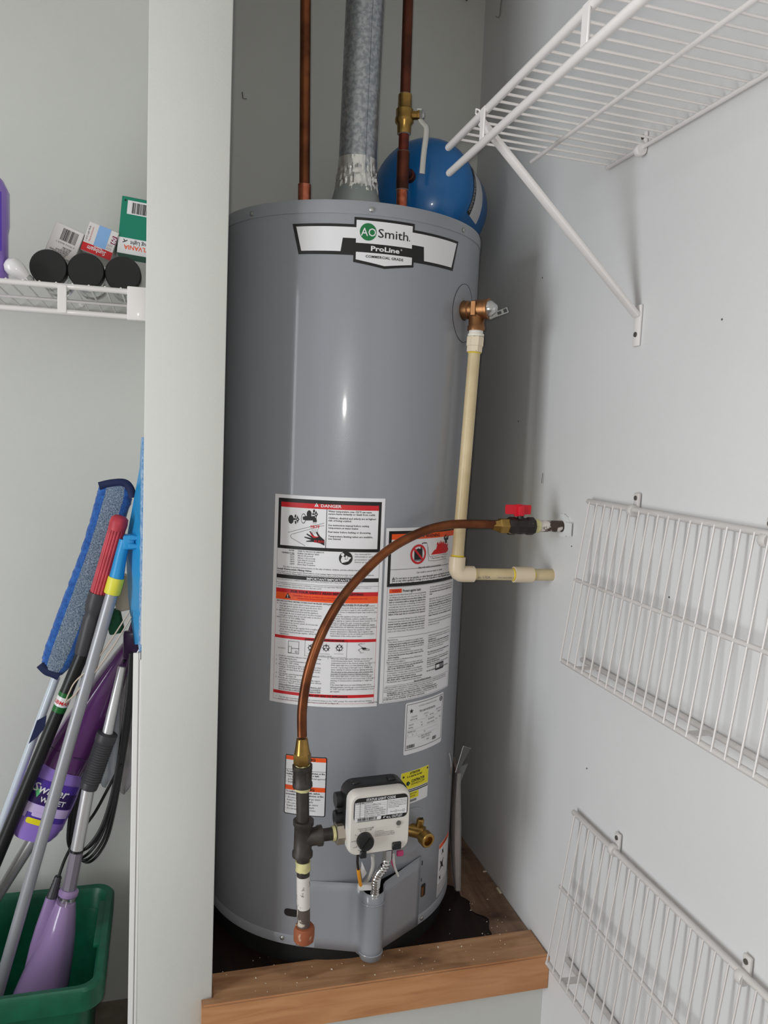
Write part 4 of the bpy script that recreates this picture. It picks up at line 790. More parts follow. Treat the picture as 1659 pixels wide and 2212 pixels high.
for y, hgt in ((1652, .0035), (1702, .0055), (1776, .005), (1868, .016)):
    b = MB(); rr = random.Random(int(y)); rg = []
    for i in range(4): rg.append([G(zz(y)-hgt/2+hgt*i/3)+Vector((math.cos(2*math.pi*k/20), math.sin(2*math.pi*k/20), 0))*(.0116+rr.uniform(0, .0016)) for k in range(20)])
    b.loft(rg); b.build('thread_tape', TAPE, gl)
b = MB(); rr = random.Random(8); rg = [[G(tz)+hx*(HL-.006+.005*i)+frame(hx)[0]*(.0125*math.cos(2*math.pi*k/18))+frame(hx)[1]*(.0125*math.sin(2*math.pi*k/18)) for k in range(18)] for i in range(2)]; b.loft(rg); b.build('thread_tape', TAPE, gl)
gt = thing('copper_gas_line', aY(-.31, 700, 1330), 'bent copper gas tube arching across the white labels to the wall valve', 'gas line')
cpx = [(1068, 1133, -.258), (1030, 1132, -.260), (975, 1133, -.264), (925, 1144, -.272), (875, 1166, -.280), (830, 1195, -.288), (785, 1237, -.296), (745, 1283, -.304), (712, 1335, -.312), (685, 1393, -.320), (664, 1460, -.327), (653, 1530, -.332), (649, 1600, -.335)]
pts = bez([aY(Y, x, y) for x, y, Y in cpx[:-1]]+[G(.438)], 8)
b = MB(); b.tube(pts, .0080, 16); b.build('tube', COPPER, gt, angle=70)
b = MB(); b.lathe([(.0112, -.036), (.0112, -.024)], G(.414), GA, 20); b.lathe([(.0135, -.024), (.0146, -.022), (.0146, -.007), (.0130, -.004)], G(.414), GA, 6); b.lathe([(.0132, -.005), (.0118, .002), (.0092, .020), (.0082, .021)], G(.414), GA, 24); b.build('flare_nut', BRASS, gt, angle=30)
SV = Vector((1, .0, -.002)).normalized(); SC = lambda X: Vector((X, -.258, .7800))
lth([(.0085, 0), (.0125, .013), (.0145, .015), (.0145, .030), (.0120, .031), (.0120, .034)], SC(.2235), SV, BRASS, 'flare_nut', gt, 6, angle=25)
sv = thing('gas_shutoff_valve', (.27, -.258, .765), 'black gas shutoff valve with a red handle on a stub from the wall', 'valve')
lth([(.0150, 0), (.0165, .003), (.0165, .013), (.0148, .017), (.0155, .027), (.0148, .035), (.0165, .039), (.0165, .050), (.0150, .052)], SC(.2535), SV, mat('worn_black_valve', (44, 38, 36), .45, metal=.3, col2=(150, 140, 120), vscale=80, thresh=(.30, .36)), 'body', sv, 8, angle=25)
lth([(.0125, 0), (.0125, .010)], SC(.305), SV, TAPE, 'thread_tape', sv, 20)
lth([(.0107, 0), (.0107, XR-.312+.004)], SC(.312), SV, mat('stub_pipe', (70, 56, 48), .5, metal=.2, col2=(212, 204, 196), vscale=30, thresh=(.47, .50)), 'stub', sv)
lth([(.006, .012), (.006, .024)], SC(.278), UPV, BLACKP, 'stem', sv, 12)
b = MB(); hq = SC(.2725)+Vector((0, 0, .0300)); outl = [(-.024, -.0085), (-.007, -.0085), (-.006, -.0125), (.006, -.0125), (.007, -.0085), (.024, -.0085), (.025, .004), (.024, .0085), (.007, .0085), (.005, .0095), (-.005, .0095), (-.007, .0085), (-.024, .0085), (-.025, .004)]
b.prism(outl, hq+Vector((0, .0022, 0)), Vector((1, 0, 0)), Vector((0, 0, 1)), Vector((0, -1, 0)), .0045); b.rbox(hq+Vector((.004, -.003, -.002)), (.012, .010, .019), .002, 2)
b.build('handle', mat('red_plastic', (206, 26, 44), .32), sv, label='red tee handle')
# ================================================================== relief discharge pipe
dp = thing('discharge_pipe', (.18, -.22, .67), 'cream plastic discharge pipe running from the relief valve into the wall', 'pipe')
d0 = ctr+Vector((0, 0, -.038)); el = Vector((.1712, -.2255, .6855))
lth([(.0150, -.010), (.0150, -.006), (.0130, -.0055), (.0130, .0)], d0, UPV, mat('tape_white', (224, 218, 208), .5), 'thread_tape', dp)
dn = (el-d0).normalized()
lth([(.0140, .006), (.0140, .011), (.0163, .012), (.0163, .028), (.0148, .0285), (.0148, .039), (.0125, .039)], d0, dn, mat('printed_adapter', (222, 206, 182), .35, col2=(88, 66, 44), vscale=170, thresh=(.30, .34)), 'adapter', dp, 8, angle=25)
b = MB(); b.tube([d0+dn*.035, el-dn*.012], .0111, 24); b.build('pipe', CPVC, dp)
ang = [el-dn*.032, el-dn*.014]+[el-dn*.014*(1-t)*(1-t)+Vector((1, 0, 0))*.014*t*t for t in (.25, .5, .75)]+[el+Vector((.014, 0, 0)), el+Vector((.034, 0, -.0004))]
b = MB(); b.tube(ang, .0152, 24); b.build('elbow', CPVCF, dp, angle=60)
wp = Vector((XR+.004, -.226, .6825)); hdv = (wp-el).normalized()
b = MB(); b.tube([el+Vector((.02, 0, 0)), wp], .0111, 24); pp_ = b.build('pipe', CPVC, dp)
lth([(.0150, 0), (.0150, .038)], el+hdv*.1150, hdv, CPVCF, 'coupling', dp)
for o_, a_ in ((d0+dn*.0395, dn), (el-dn*.0335, dn), (el+hdv*.0345, hdv), (el+hdv*.1135, hdv), (el+hdv*.1545, hdv)): lth([(.0113, -.002), (.0124, 0), (.0113, .002)], o_, a_, CEMENT, 'cement_ring', dp, 20)
p = Print(lambda u, v, h: tuple(el+hdv*u+(Vector((0, -1, 0))*math.cos(v/.0111)+UPV*math.sin(v/.0111))*(.0113+h)), [GREYP]); p.text('in USA', .0400, -.0065, .0075, 'grey_print', .4, width=.024, res=1); p.text('CPVC 4120 SDR 11', .0780, -.0065, .0055, 'grey_print', .4, width=.034, res=1); p.build('printing', pp_)
# ================================================================== document pouch clipped to the tank side
dpz = thing('document_pouch', (.283, -.05, ZD), 'clear plastic sleeve of folded papers hanging on the shaded side of the heater', 'document sleeve')
tv = Vector((math.cos(R_(77)), math.sin(R_(77)), 0)); rv = rad(R_(77), 1, 0); o0 = rad(R_(74), .262, 0)
b = MB(); rg = []
for i in range(9):
    t = i/8; z = ZD+.012+t*.262; th_ = .002+.006*math.sin(math.pi*min(1, .15+t*.8)); wd = .075*(.35+.65*min(1, t*2.2))
    off = .012*(1-t)**2+.004; rg.append([o0+rv*(off+e1*th_)+tv*(-.006+wd*e2)+Vector((0, 0, z)) for e1, e2 in ((-1, .1), (-.3, -.04), (.3, -.05), (1, .0), (1.1, .5), (.8, 1), (-.8, 1), (-1.1, .5))])
b.loft(rg); b.build('papers', mat('pinkish_paper', (158, 138, 132), .5, var=.25, vscale=30), dpz)
FILM = mat('clear_film', (235, 238, 238), .12, alpha=.22, spec=.8)
b = MB(); rg2 = [[o0+(v-o0-Vector((0, 0, v.z)))*1.0+rv*(.0025 if k in (3, 4, 5) else -.0018)+tv*(-.003 if k in (1, 2, 3) else .003)+Vector((0, 0, v.z)) for k, v in enumerate(r)] for r in rg]
b.loft(rg2, caps=False); b.build('sleeve', FILM, dpz)
tp_ = o0+rv*.004+Vector((0, 0, ZD+.276)); b = MB()
A = [tp_+tv*-.010+rv*-.006, tp_+tv*.004+rv*.010+Vector((0, 0, .052)), tp_+tv*.05+rv*.034+Vector((0, 0, .028)), tp_+tv*.03+rv*.012+Vector((0, 0, -.004)), tp_+tv*.05+rv*.030+Vector((0, 0, -.006)), tp_+tv*.0+rv*.006+Vector((0, 0, -.03))]
b.add(A, [(0, 1, 3), (1, 2, 3), (0, 3, 5), (3, 4, 5)]); fl_ = b.build('flap', FILM, dpz, smooth=False)
b = MB(); b.tube([A[0], A[1]], .0007, 6); b.tube([A[1], A[2]], .0004, 6); b.build('fold_edge', mat('film_edge', (236, 236, 236), .2), fl_)
b = MB(); hp_ = [cylmap()(*cyl_uv(967, 1625), .003), cylmap()(*cyl_uv(968, 1650), .006), cylmap()(*cyl_uv(969.5, 1672), .003)]; b.tube(bez(hp_, 5), .0011, 6); b.build('clip_wire', CHROME, dpz)
# ================================================================== wire shelves on the side wall
def rod(a, c, r, name, m, par, n=10, ends=True):
    a = Vector(a); c = Vector(c); b = MB()
    if ends:
        d = (c-a).normalized(); b.tube([a-d*r*.9, a-d*r*.5, a, c, c+d*r*.5, c+d*r*.9], [r*.35, r*.85, r, r, r*.85, r*.35], n)
    else: b.tube([a, c], r, n)
    return b.build(name, m, par)
def wires(par, a0, dy, count, p1, p2, r, m, axis=(0, -1, 0), bend=None):
    b = MB(); pts = [Vector((0, 0, 0)), Vector(p2)-Vector(p1)] if not bend else [Vector((0, 0, 0))]+[Vector(q)-Vector(p1) for q in bend]+[Vector(p2)-Vector(p1)]
    b.tube(pts, r, 6); me = b.mesh('wire', m)
    for i in range(count):
        o = bpy.data.objects.new('wire', me); COL.objects.link(o); o.location = Vector(p1)+Vector(axis)*(dy*i); parent_to(o, par)
def clip(p, par, m):
    b = MB(); b.rbox(p+Vector((.0025, 0, .013)), (.005, .014, .026), .002, 2); b.lathe([(.0085, -.006), (.0095, -.004), (.0095, .004), (.0085, .006)], p+Vector((-.004, 0, -.002)), (0, 1, 0), 14)
    c = b.build('wall_clip', m, par); q = MB(); q.lathe([(.0038, 0), (.0036, .0014), (0, .0018)], p+Vector((-.0002, 0, .018)), (-1, 0, 0), 10); q.build('screw', mat('screw_dark', (112, 108, 102), .4, metal=.7), c)
# upper shelf, level, front lip hanging down
us = thing('wire_shelf', (.225, -.80, 1.35), 'level white wire shelf on an angled brace above the blue tank', 'shelf')
FX, SZ, SY0, SY1 = .0835, 1.3985, -.3335, -1.30
rod((FX, SY0+.012, SZ), (FX, SY1, SZ), .0056, 'front_rail', WIRE, us); rod((FX-.002, SY0-.004, SZ-.0445), (FX-.002, SY1, SZ-.0445), .0056, 'lip_rail', WIRE, us)
rod((.2270, SY0+.006, SZ-.0055), (.2270, SY1, SZ-.0055), .0034, 'support_rail', WIRE, us); rod((XR-.008, SY0-.008, SZ-.0035), (XR-.008, SY1, SZ-.0035), .0034, 'back_rail', WIRE, us)
wires(us, 0, .0254, 38, (FX, SY0-.012, SZ+.0058), (XR-.007, SY0-.012, SZ+.0008), .0019, WIRE)
for px, py in ((1048, 285), (1273, 60)):
    Yq = aX(FX, px, py).y; b = MB(); b.rbox((FX-.0045, Yq, SZ-.022), (.0030, .0150, .050), .001, 1); b.build('lip_strap', WIRE, us)
b = MB(); b.rbox((FX-.0045, -1.08, SZ-.022), (.0030, .0150, .050), .001, 1); b.build('lip_strap', WIRE, us)
for px, py in ((1388, 318),): clip(aX(XR-.006, px, py)+Vector((0, 0, -.003)), us, WIRE)
clip(Vector((XR-.006, -.90, SZ-.004)), us, WIRE)
BY = aX(XR, 1382, 690).y
ba, bb_ = Vector((FX+.004, BY, SZ-.012)), Vector((XR-.009, BY, 1.140)); bd = (bb_-ba).normalized()
b = MB(); b.rbox((ba+bb_)/2, (.0165, .0075, (bb_-ba).length+.01), .002, 2, (Vector((0, 1, 0)), Vector((0, 1, 0)).cross(bd), bd)); br = b.build('brace', WIRE, us)
b = MB(); b.rbox((XR-.003, BY, 1.122), (.005, .017, .064), .002, 2); b.build('brace_foot', WIRE, br)
q = MB(); q.lathe([(.0042, 0), (.0040, .0015), (0, .002)], (XR-.0055, BY, 1.108), (-1, 0, 0), 12); q.build('screw', MATS['screw_dark'], br)
b = MB(); b.tube([ba+Vector((0, .006, .004)), ba+Vector((-.010, .006, .016)), ba+Vector((-.012, .0, .019)), ba+Vector((-.010, -.006, .016)), ba+Vector((0, -.006, .004))], .0013, 6); b.build('hook_wire', WIRE, br)
# two shelves folded down against the wall
def folded(label, tpx, mpx, bpx, rpx, clips, tags, yend, count):
    Xt, Xb = XR-.011, XR-.047
    t = aX(Xt, *tpx); bo = aX(Xb, *bpx); s = thing('wire_shelf', (XR-.03, (t.y+yend)/2, bo.z), label, 'shelf')
    Xm = Xt+(Xb-Xt)*.47; md = aX(Xm-.003, *mpx); rd = aX(XR-.006, *rpx)
    rod((Xt, t.y, t.z), (Xt, yend, t.z), .0048, 'hinge_rail', OLDWIRE, s); rod((Xm-.003, md.y, md.z), (Xm-.003, yend, md.z), .0036, 'support_rail', OLDWIRE, s)
    rod((Xb, bo.y, bo.z), (Xb, yend, bo.z), .0046, 'front_rail', OLDWIRE, s); rod((XR-.006, rd.y, rd.z), (XR-.006, yend, rd.z), .0046, 'lip_rail', OLDWIRE, s)
    y0 = max(t.y, bo.y)-.011
    wires(s, 0, .0246, count, (Xt-.004, t.y-.010, t.z), (Xb-.004, t.y-.010, bo.z), .0017, OLDWIRE)
    for c in clips: clip(aX(Xt, *c)+Vector((.004, 0, -.012)), s, OLDWIRE)
    for yq in tags: b = MB(); b.add([(Xb, yq-.007, bo.z), (Xb, yq+.007, bo.z), (XR-.007, yq+.007, rd.z), (XR-.007, yq-.007, rd.z)], [(0, 1, 2, 3)]); o = b.build('lip_strap', OLDWIRE, s, smooth=False); so = o.modifiers.new('strap', 'SOLIDIFY'); so.thickness = .0025
    return s
folded('aged white wire shelf hanging folded down against the wall right of the red valve handle', (1272, 1083), (1243, 1252), (1216, 1428), (1258, 1425), ((1368, 1084), (1657, 1142)), (-.42, -.71, -1.0), -1.15, 33)
folded('aged white wire shelf hanging folded down beside the end of the pine platform board', (1240, 1755), (1210, 1915), (1183, 2080), (1225, 2073), ((1327, 1818), (1605, 2088)), (-.44, -.73, -1.0), -1.15, 32)
# ================================================================== wire shelf of the broom bay and what lies on it
LS = thing('wire_shelf', (-.70, .13, 1.13), 'white wire shelf with a deep front lip above the mops', 'shelf')
LY, LZ, LX0, LX1 = -.02, 1.1765, -.392, -1.30
rod((LX0, LY, LZ), (LX1, LY, LZ), .0050, 'front_rail', WIRE, LS); rod((LX0, LY, LZ-.0455), (LX1, LY, LZ-.0455), .0050, 'lip_rail', WIRE, LS)
rod((LX0, .125, LZ-.005), (LX1, .125, LZ-.005), .0030, 'support_rail', WIRE, LS); rod((LX0, YB-.006, LZ-.004), (LX1, YB-.006, LZ-.004), .0030, 'back_rail', WIRE, LS)
wires(LS, 0, .0275, 32, (LX0-.012, LY-.002, LZ+.0045), (LX0-.012, YB-.004, LZ-.0005), .0018, WIRE, axis=(-1, 0, 0))
for X in (-.5310, -.862, -1.19): b = MB(); b.rbox((X, LY-.004, LZ-.023), (.0155, .004, .050), .001, 1); b.build('lip_strap', WIRE, LS)
b = MB(); b.rbox((-.4030, LY-.004, LZ-.022), (.034, .020, .060), .002, 2); b.build('end_bracket', WIRE, LS)
b = MB(); q = aY(YB, 176, 658); b.lathe([(.0055, 0), (.0055, .003), (0, .004)], q, (0, -1, 0), 12); b.build('screw', WHITEP, LS)
GLASS = mat('clear_glass', (235, 240, 238), .03, trans=1.0, ior=1.45); CAPB = mat('black_lid', (18, 17, 18), .55)
top = LZ+.0065
JX = [aY(LY+.055, x, y) for x, y in ((105, 578), (186, 583), (266, 587))]
for i, q in enumerate(JX):
    c = Vector((q.x, LY+.050, top+.0330)); j = thing('glass_jar', (c.x, c.y+.09, top), ('black-lidded glass jar lying beside the loose frosted bulb', 'black-lidded glass jar lying between the two other jars', 'black-lidded glass jar lying beside the shelf end bracket')[i], 'jar', 'black-lidded jars on the broom bay shelf')
    lth([(.0308, 0), (.0328, .003), (.0328, .026), (.0318, .028)], c, (0, 1, 0), CAPB, 'lid', j, 36)
    lth([(.0308, .026), (.0316, .034), (.0320, .15), (.030, .165), (0, .166)], c, (0, 1, 0), GLASS, 'body', j, 32)
def carton(name, tl, tr2, bl, Y, depth, m, label, draw, cat='box'):
    TL, TR_, BL = aY(Y, *tl), aY(Y, *tr2), aY(Y, *bl); X = (TR_-TL); wd = X.length; X.normalize(); Zv = Vector((0, -1, 0)).cross(X).normalized()
    hh = (TL-BL).length; c = TL+X*wd/2-Zv*hh/2; t = thing(name, c+Vector((0, depth/2, 0))-Zv*hh/2, label, cat)
    b = MB(); b.rbox(c+Vector((0, depth/2, 0)), (wd, hh, depth), .0012, 1, (X, Zv, Vector((0, 1, 0)))); body = b.build('carton', m, t)
    p = Print(planemap(c, X, Zv), PR+[BLUEP, MAGENTA], 1); draw(p, wd, hh); p.build('print', body); return t
WCARD = mat('white_card', (214, 208, 206), .5); GCARD = mat('teal_card', (0, 122, 96), .45)
def d1(p, w_, h):
    p.barcode(w_*.34, h*.02, -w_*.22, h*.40, 'black_print', .4, 5); p.text('0 79316 46023 1', w_*.36, -h*.04, .0045, 'black_print', .4, width=w_*.62, rot=math.pi, res=1)
    for i, s in enumerate(('MADE IN CHINA', '60 W 120 V', 'STANDARD BASE BULB', 'DISTRIBUTED BY THE MAKER', 'CAUTION: RISK OF FIRE', 'USE IN DRY PLACES ONLY')): p.text(s, w_*(.30-.02*i), -h*(.16+.055*i), .0040, 'black_print', .4, width=w_*(.30, .3, .45, .62, .5, .55)[i], rot=math.pi, bold=.02, res=1)
carton('bulb_box', (121, 477), (183, 505), (94, 540), LY+.083, .11, WCARD, 'white light bulb box with a barcode lying tilted on the jars', d1)
def d2(p, w_, h):
    p.rect(-w_*.5, -h*.495, w_*.5, -h*.22, 'red_print', .4); p.text('Sunbeam', w_*.30, -h*.28, .0125, 'white_vinyl', .8, width=w_*.62, rot=math.pi, shear=.25, bold=.012)
    p.line([(w_*.15, -h*.25), (w_*.02, -h*.235), (-w_*.12, -h*.25)], .0012, 'white_vinyl', .8)
    p.rect(-w_*.16, -h*.21, w_*.24, h*.49, 'blue_print', .4); p.rect(w_*.33, h*.05, w_*.495, h*.32, 'maroon_print', .4); p.text('60', w_*.48, h*.08, .0125, 'white_vinyl', .8, width=w_*.20, rot=math.pi/2, bold=.02)
    for i, (s, k) in enumerate((('1 A15 Light Bulb', 'black_print'), ('1 Ampoule incandescente', 'red_print'))): p.text(s, -w_*(.40-.10*i), -h*.16, .0045, k, .5, width=h*.52, rot=math.pi/2, res=1)
    for i in range(3): p.text('Clear / Claire', w_*(.30+.06*i), -h*.18, .0036, 'black_print', .5, width=h*.2, rot=math.pi/2, res=1)
carton('bulb_box', (194, 477), (258, 503), (176, 539), LY+.083, .10, WCARD, 'white, blue and red light bulb box lying tilted on the jars', d2)
def d3(p, w_, h):
    p.rect(-w_*.5, -h*.5, w_*.5, -h*.22, 'white_vinyl', .4); p.rect(-w_*.30, h*.20, w_*.5, h*.44, 'white_vinyl', .4); p.barcode(w_*.48, h*.22, -w_*.18, h*.41, 'black_print', .8, 8)
    p.text('SYLVANIA', w_*.62, -h*.345, .0115, 'orange_print', .8, width=w_*.92, rot=math.pi, bold=.02); p.text('Bug Light', w_*.50, -h*.265, .0105, 'black_print', .8, width=w_*.60, rot=math.pi, bold=.01)
    p.disc(-w_*.38, h*.43, .0018, 'black_print', .8, 12); k = (-w_*.27, -h*.285)
    for a in (.6, 2.2, 3.6): p.line([k, (k[0]+.005*math.cos(a), k[1]+.005*math.sin(a))], .0016, 'black_print', .8)
carton('bulb_box', (264, 422), (330, 435), (255, 545), LY+.086, .06, GCARD, 'green and white bug light box standing against the partition', d3)
# lavender refill bottle
LAV = mat('lavender_plastic', (142, 112, 196), .35, coat=.2); VIO = mat('violet_label', (74, 44, 150), .4); DARKV = mat('dark_violet', (44, 18, 84), .4)
rb = thing('refill_bottle', (-.6720, .03, top), 'lavender cleaner bottle with a violet label standing on the shelf', 'bottle')
b = MB(); rg = []
for z, wd, dp_ in ((0, .038, .028), (.004, .042, .031), (.085, .042, .031), (.100, .0445, .032), (.158, .0445, .032), (.176, .036, .029), (.190, .020, .018), (.196, .014, .014)):
    rg.append([Vector((-.6720+math.copysign(abs(math.cos(R_(a)))**.6, math.cos(R_(a)))*wd, .03+math.copysign(abs(math.sin(R_(a)))**.6, math.sin(R_(a)))*dp_, top+z)) for a in range(0, 360, 12)])
b.loft(rg); b.build('body', LAV, rb, angle=50); lth([(.015, 0), (.015, .022), (.013, .024)], (-.6720, .03, top+.194), UPV, WHITEP, 'cap', rb, 20)
p = Print(planemap((-.6720, .03-.0325, top), (1, 0, 0), (0, 0, 1)), [VIO, DARKV, PAPER], 1); p.rect(-.040, .048, .0385, .150, 'violet_label', .4); p.rect(-.040, .104, .034, .128, 'dark_violet', .8); p.rect(-.038, .060, .033, .100, 'violet_label', .8); p.build('label', rb)
# frosted bulb
fb0, fb1 = aY(LY+.03, 30, 577), aY(LY+.03, 62, 602); fb0.z = max(fb0.z, top+.017); fd = (fb1-fb0).normalized()
fb = thing('light_bulb', (fb0.x, fb0.y, top), 'loose frosted white light bulb lying next to the lavender bottle', 'light bulb')
lth([(0, -.017), (.009, -.0145), (.0150, -.008), (.0165, 0), (.0145, .010), (.0100, .022), (.0070, .028)], fb0, fd, mat('frosted_glass', (226, 222, 222), .3, coat=.3), 'globe', fb, 24, angle=60); lth([(.0068, .027), (.0072, .030), (.0066, .033), (.0070, .036), (.004, .040)], fb0, fd, ZINC, 'screw_base', fb, 16)
# ================================================================== green bin with the tools standing in it
BG = mat('green_bin_plastic', (14, 92, 66), .42, var=.25, vscale=30, bump=.05)
gb = thing('recycling_bin', (-.70, .043, ZF), 'open green plastic bin on the floor holding the mops', 'bin')
cx, cy, rz = -.70, .043, -.10
def brc(hw, hd, r, z, n=6): return [Vector((cx+q[0], cy+q[1], z)) for q in rrect(-hw, -hd, hw, hd, r, n)]
b = MB(); b.loft([brc(.215, .140, .03, ZF+.004), brc(.228, .152, .035, rz-.055), brc(.2300, .1540, .035, rz-.045), brc(.2530, .1750, .04, rz-.045), brc(.2545, .1760, .04, rz-.006), brc(.2500, .1715, .038, rz), brc(.2380, .1600, .032, rz-.002), brc(.2330, .1560, .032, rz-.012), brc(.226, .150, .03, rz-.10), brc(.205, .130, .028, ZF+.012)], caps=True)
b.build('tub', BG, gb, angle=40)
b = MB(); b.rbox((cx+.2370, cy+.035, rz-.0085), (.024, .150, .0105), .003, 2); b.build('handle_pad', BG, gb)
def pole(par, name, a, c, r, m, n=16, ext=None):
    a = Vector(a); c = Vector(c)
    if ext is not None: d = (c-a).normalized(); c = a+d*((ext-a.z)/d.z)
    b = MB(); b.tube([a, c], r, n); return b.build(name, m, par)
zb = ZF+.016
# A. blue flat mop with grey pole
GREYPOLE = mat('grey_painted_pole', (164, 164, 170), .36, metal=.3); SKY = mat('sky_blue_plastic', (38, 146, 206), .38); YEL = mat('lime_collar', (224, 216, 70), .4)
pa, pb = aY(.020, 243, 1278), aY(.040, 0, 2130)
fm = thing('flat_mop', (pb.x-.05, pb.y, zb), 'sky blue flat mop with a lime collar on a long grey pole', 'mop')
pole(fm, 'pole', pa, pb, .0118, GREYPOLE, 20, zb+.02)
pdv = (pa-pb).normalized(); k = aY(.020, 243, 1278)
lth([(.0150, 0), (.0158, .002), (.0158, .031), (.0150, .033)], k-pdv*.004, pdv, YEL, 'collar', fm, 24)
b = MB(); c0 = k+pdv*.028; c1 = aY(.020, 262, 1196); c2 = aY(.020, 270, 1166); b.tube([c0, c0.lerp(c1, .4), c1, c2], [.0140, .0125, .0112, .0112], 14); b.build('socket', SKY, fm)
b = MB(); b.rbox(aY(.022, 279, 1170), (.022, .030, .028), .004, 2); b.rbox(aY(.016, 289, 1160), (.020, .030, .010), .002, 1); b.rbox(aY(.016, 289, 1178), (.020, .030, .010), .002, 1); b.build('hinge', SKY, fm)
Lp = [(307, 950), (304, 1010), (291, 1080), (278, 1150), (274, 1190), (279, 1290), (292, 1392)]; Rp = [(310.5, 947), (310, 1010), (309, 1080), (308, 1150), (307, 1190), (304.5, 1290), (302, 1392)]
def sheet3(rows, name, m, par, th, angle=40, smooth=False):
    n = len(rows[0]); b = MB(); b.add([v for r in rows for v in r], [(i*n+j, i*n+j+1, (i+1)*n+j+1, (i+1)*n+j) for i in range(len(rows)-1) for j in range(n-1)])
    o = b.build(name, m, par, smooth, angle); so = o.modifiers.new('thickness', 'SOLIDIFY'); so.thickness = th; so.offset = 0; return o
sheet3([[aY(.060, *l), aY(-.025, *r)] for l, r in zip(Lp, Rp)], 'plate', SKY, fm, .004)
PADW = mat('pad_backing', (214, 212, 220), .8); PADB = mat('blue_microfibre', (74, 130, 186), .95, col2=(150, 178, 206), vscale=160, bump=1.0, bscale=260, sheen=.5)
sheet3([[aY(.02, r[0]-1, r[1]), aY(-.032, r[0]+3.0, r[1])] for l, r in zip(Lp, Rp)], 'pad_backing', PADW, fm, .003)
b = MB(); rr = random.Random(2); rg = []
for i in range(40):
    t = i/39; y = 945+(1405-945)*t; xb = 311.6-10.2*t; c = aY(-.02, xb+3.2, y); c.x = min(c.x, PX0-.008); rg.append([c+Vector((math.cos(R_(a))*(.0046+rr.uniform(-.0009, .0012)), math.sin(R_(a))*.012, 0)) for a in range(0, 360, 40)])
b.loft(rg); b.build('microfibre_pad', PADB, fm, angle=80)
q = aY(-.02, 297, 1408); b = MB(); b.tube(bez([q+Vector((.004, 0, .006)), q+Vector((-.004, 0, -.012)), q+Vector((-.003, 0, -.034)), q+Vector((.001, 0, -.036)), q+Vector((.002, 0, -.014)), q+Vector((.006, 0, .004))], 5), .0015, 6); b.build('hanging_loop', PADW, fm)
# B. microfibre duster pad on a pale pole
md_ = thing('dust_mop', aY(.10, 10, 1790), 'blue and grey fluffy microfibre dust mop with navy bindings', 'mop')
MF = [mat('royal_microfibre', (44, 104, 182), .95, col2=(28, 74, 146), vscale=120, bump=1.0, bscale=300, sheen=.4), mat('grey_scrub_loops', (152, 164, 178), .95, col2=(74, 92, 116), vscale=420, bump=1.0, bscale=300)]
ctrl = [(251, 1046, 33), (247, 1075, 36), (228, 1135, 33), (205, 1205, 32), (180, 1275, 33), (155, 1345, 34), (132, 1405, 33), (121, 1432, 30), (113, 1450, 22)]
def interp(t):
    f = t*(len(ctrl)-1); i = min(int(f), len(ctrl)-2); f -= i; return [a+(c-a)*f for a, c in zip(ctrl[i], ctrl[i+1])]
b = MB(); rr = random.Random(5); NR, NC = 90, 22; vs = []
for i in range(NR+1):
    x, y, hw = interp(i/NR); c = aY(.085, x, y); x2, y2, _ = interp(min(1, i/NR+.02)); x3, y3, _ = interp(max(0, i/NR-.02)); d = (aY(.085, x2, y2)-aY(.085, x3, y3)).normalized(); sd = Vector((0, -1, 0)).cross(d).normalized()
    if sd.x < 0: sd = -sd
    for j in range(NC):
        a = 2*math.pi*j/NC; r1 = hw*.00092*(1+rr.uniform(-.02, .05)); vs.append(c+sd*(r1*math.copysign(abs(math.cos(a))**.7, math.cos(a)))+Vector((0, 1, 0))*(.012*math.sin(a)+rr.uniform(-.0012, .0012)))
fs = []; mi = []
for i in range(NR):
    for j in range(NC):
        fs.append((i*NC+j, i*NC+(j+1) % NC, (i+1)*NC+(j+1) % NC, (i+1)*NC+j)); a = 2*math.pi*(j+.5)/NC; mi.append(1 if abs(math.cos(a)) < .52 else 0)
b.v = vs; b.f = fs+[tuple(range(NC-1, -1, -1)), tuple(NR*NC+k for k in range(NC))]; b.m = mi+[0, 0]; b.build('pad', MF, md_, angle=80)
NAVY = mat('navy_binding', (24, 34, 74), .7)
for pts in ([(214, 1050), (240, 1044), (268, 1043), (281, 1055), (287, 1075)], [(86, 1436), (100, 1450), (113, 1455), (128, 1462)]):
    b = MB(); b.tube(bez([aY(.075, *q) for q in pts], 5), .0036, 8, flat=(1, 2.2)); b.build('binding', NAVY, md_)
pole(md_, 'pole', aY(.10, 121, 1462), aY(.12, 0, 1790), .0085, mat('pale_blue_tube', (196, 204, 214), .25, coat=.4), 14, zb+.02)
b = MB(); q = [aY(.094, *k) for k in ((62, 1606), (80, 1556), (101, 1545), (97, 1572), (82, 1590))]; b.add(q, [tuple(range(5))]); o = b.build('hanging_tab', NAVY, md_, smooth=False); so = o.modifiers.new('t', 'SOLIDIFY'); so.thickness = .003
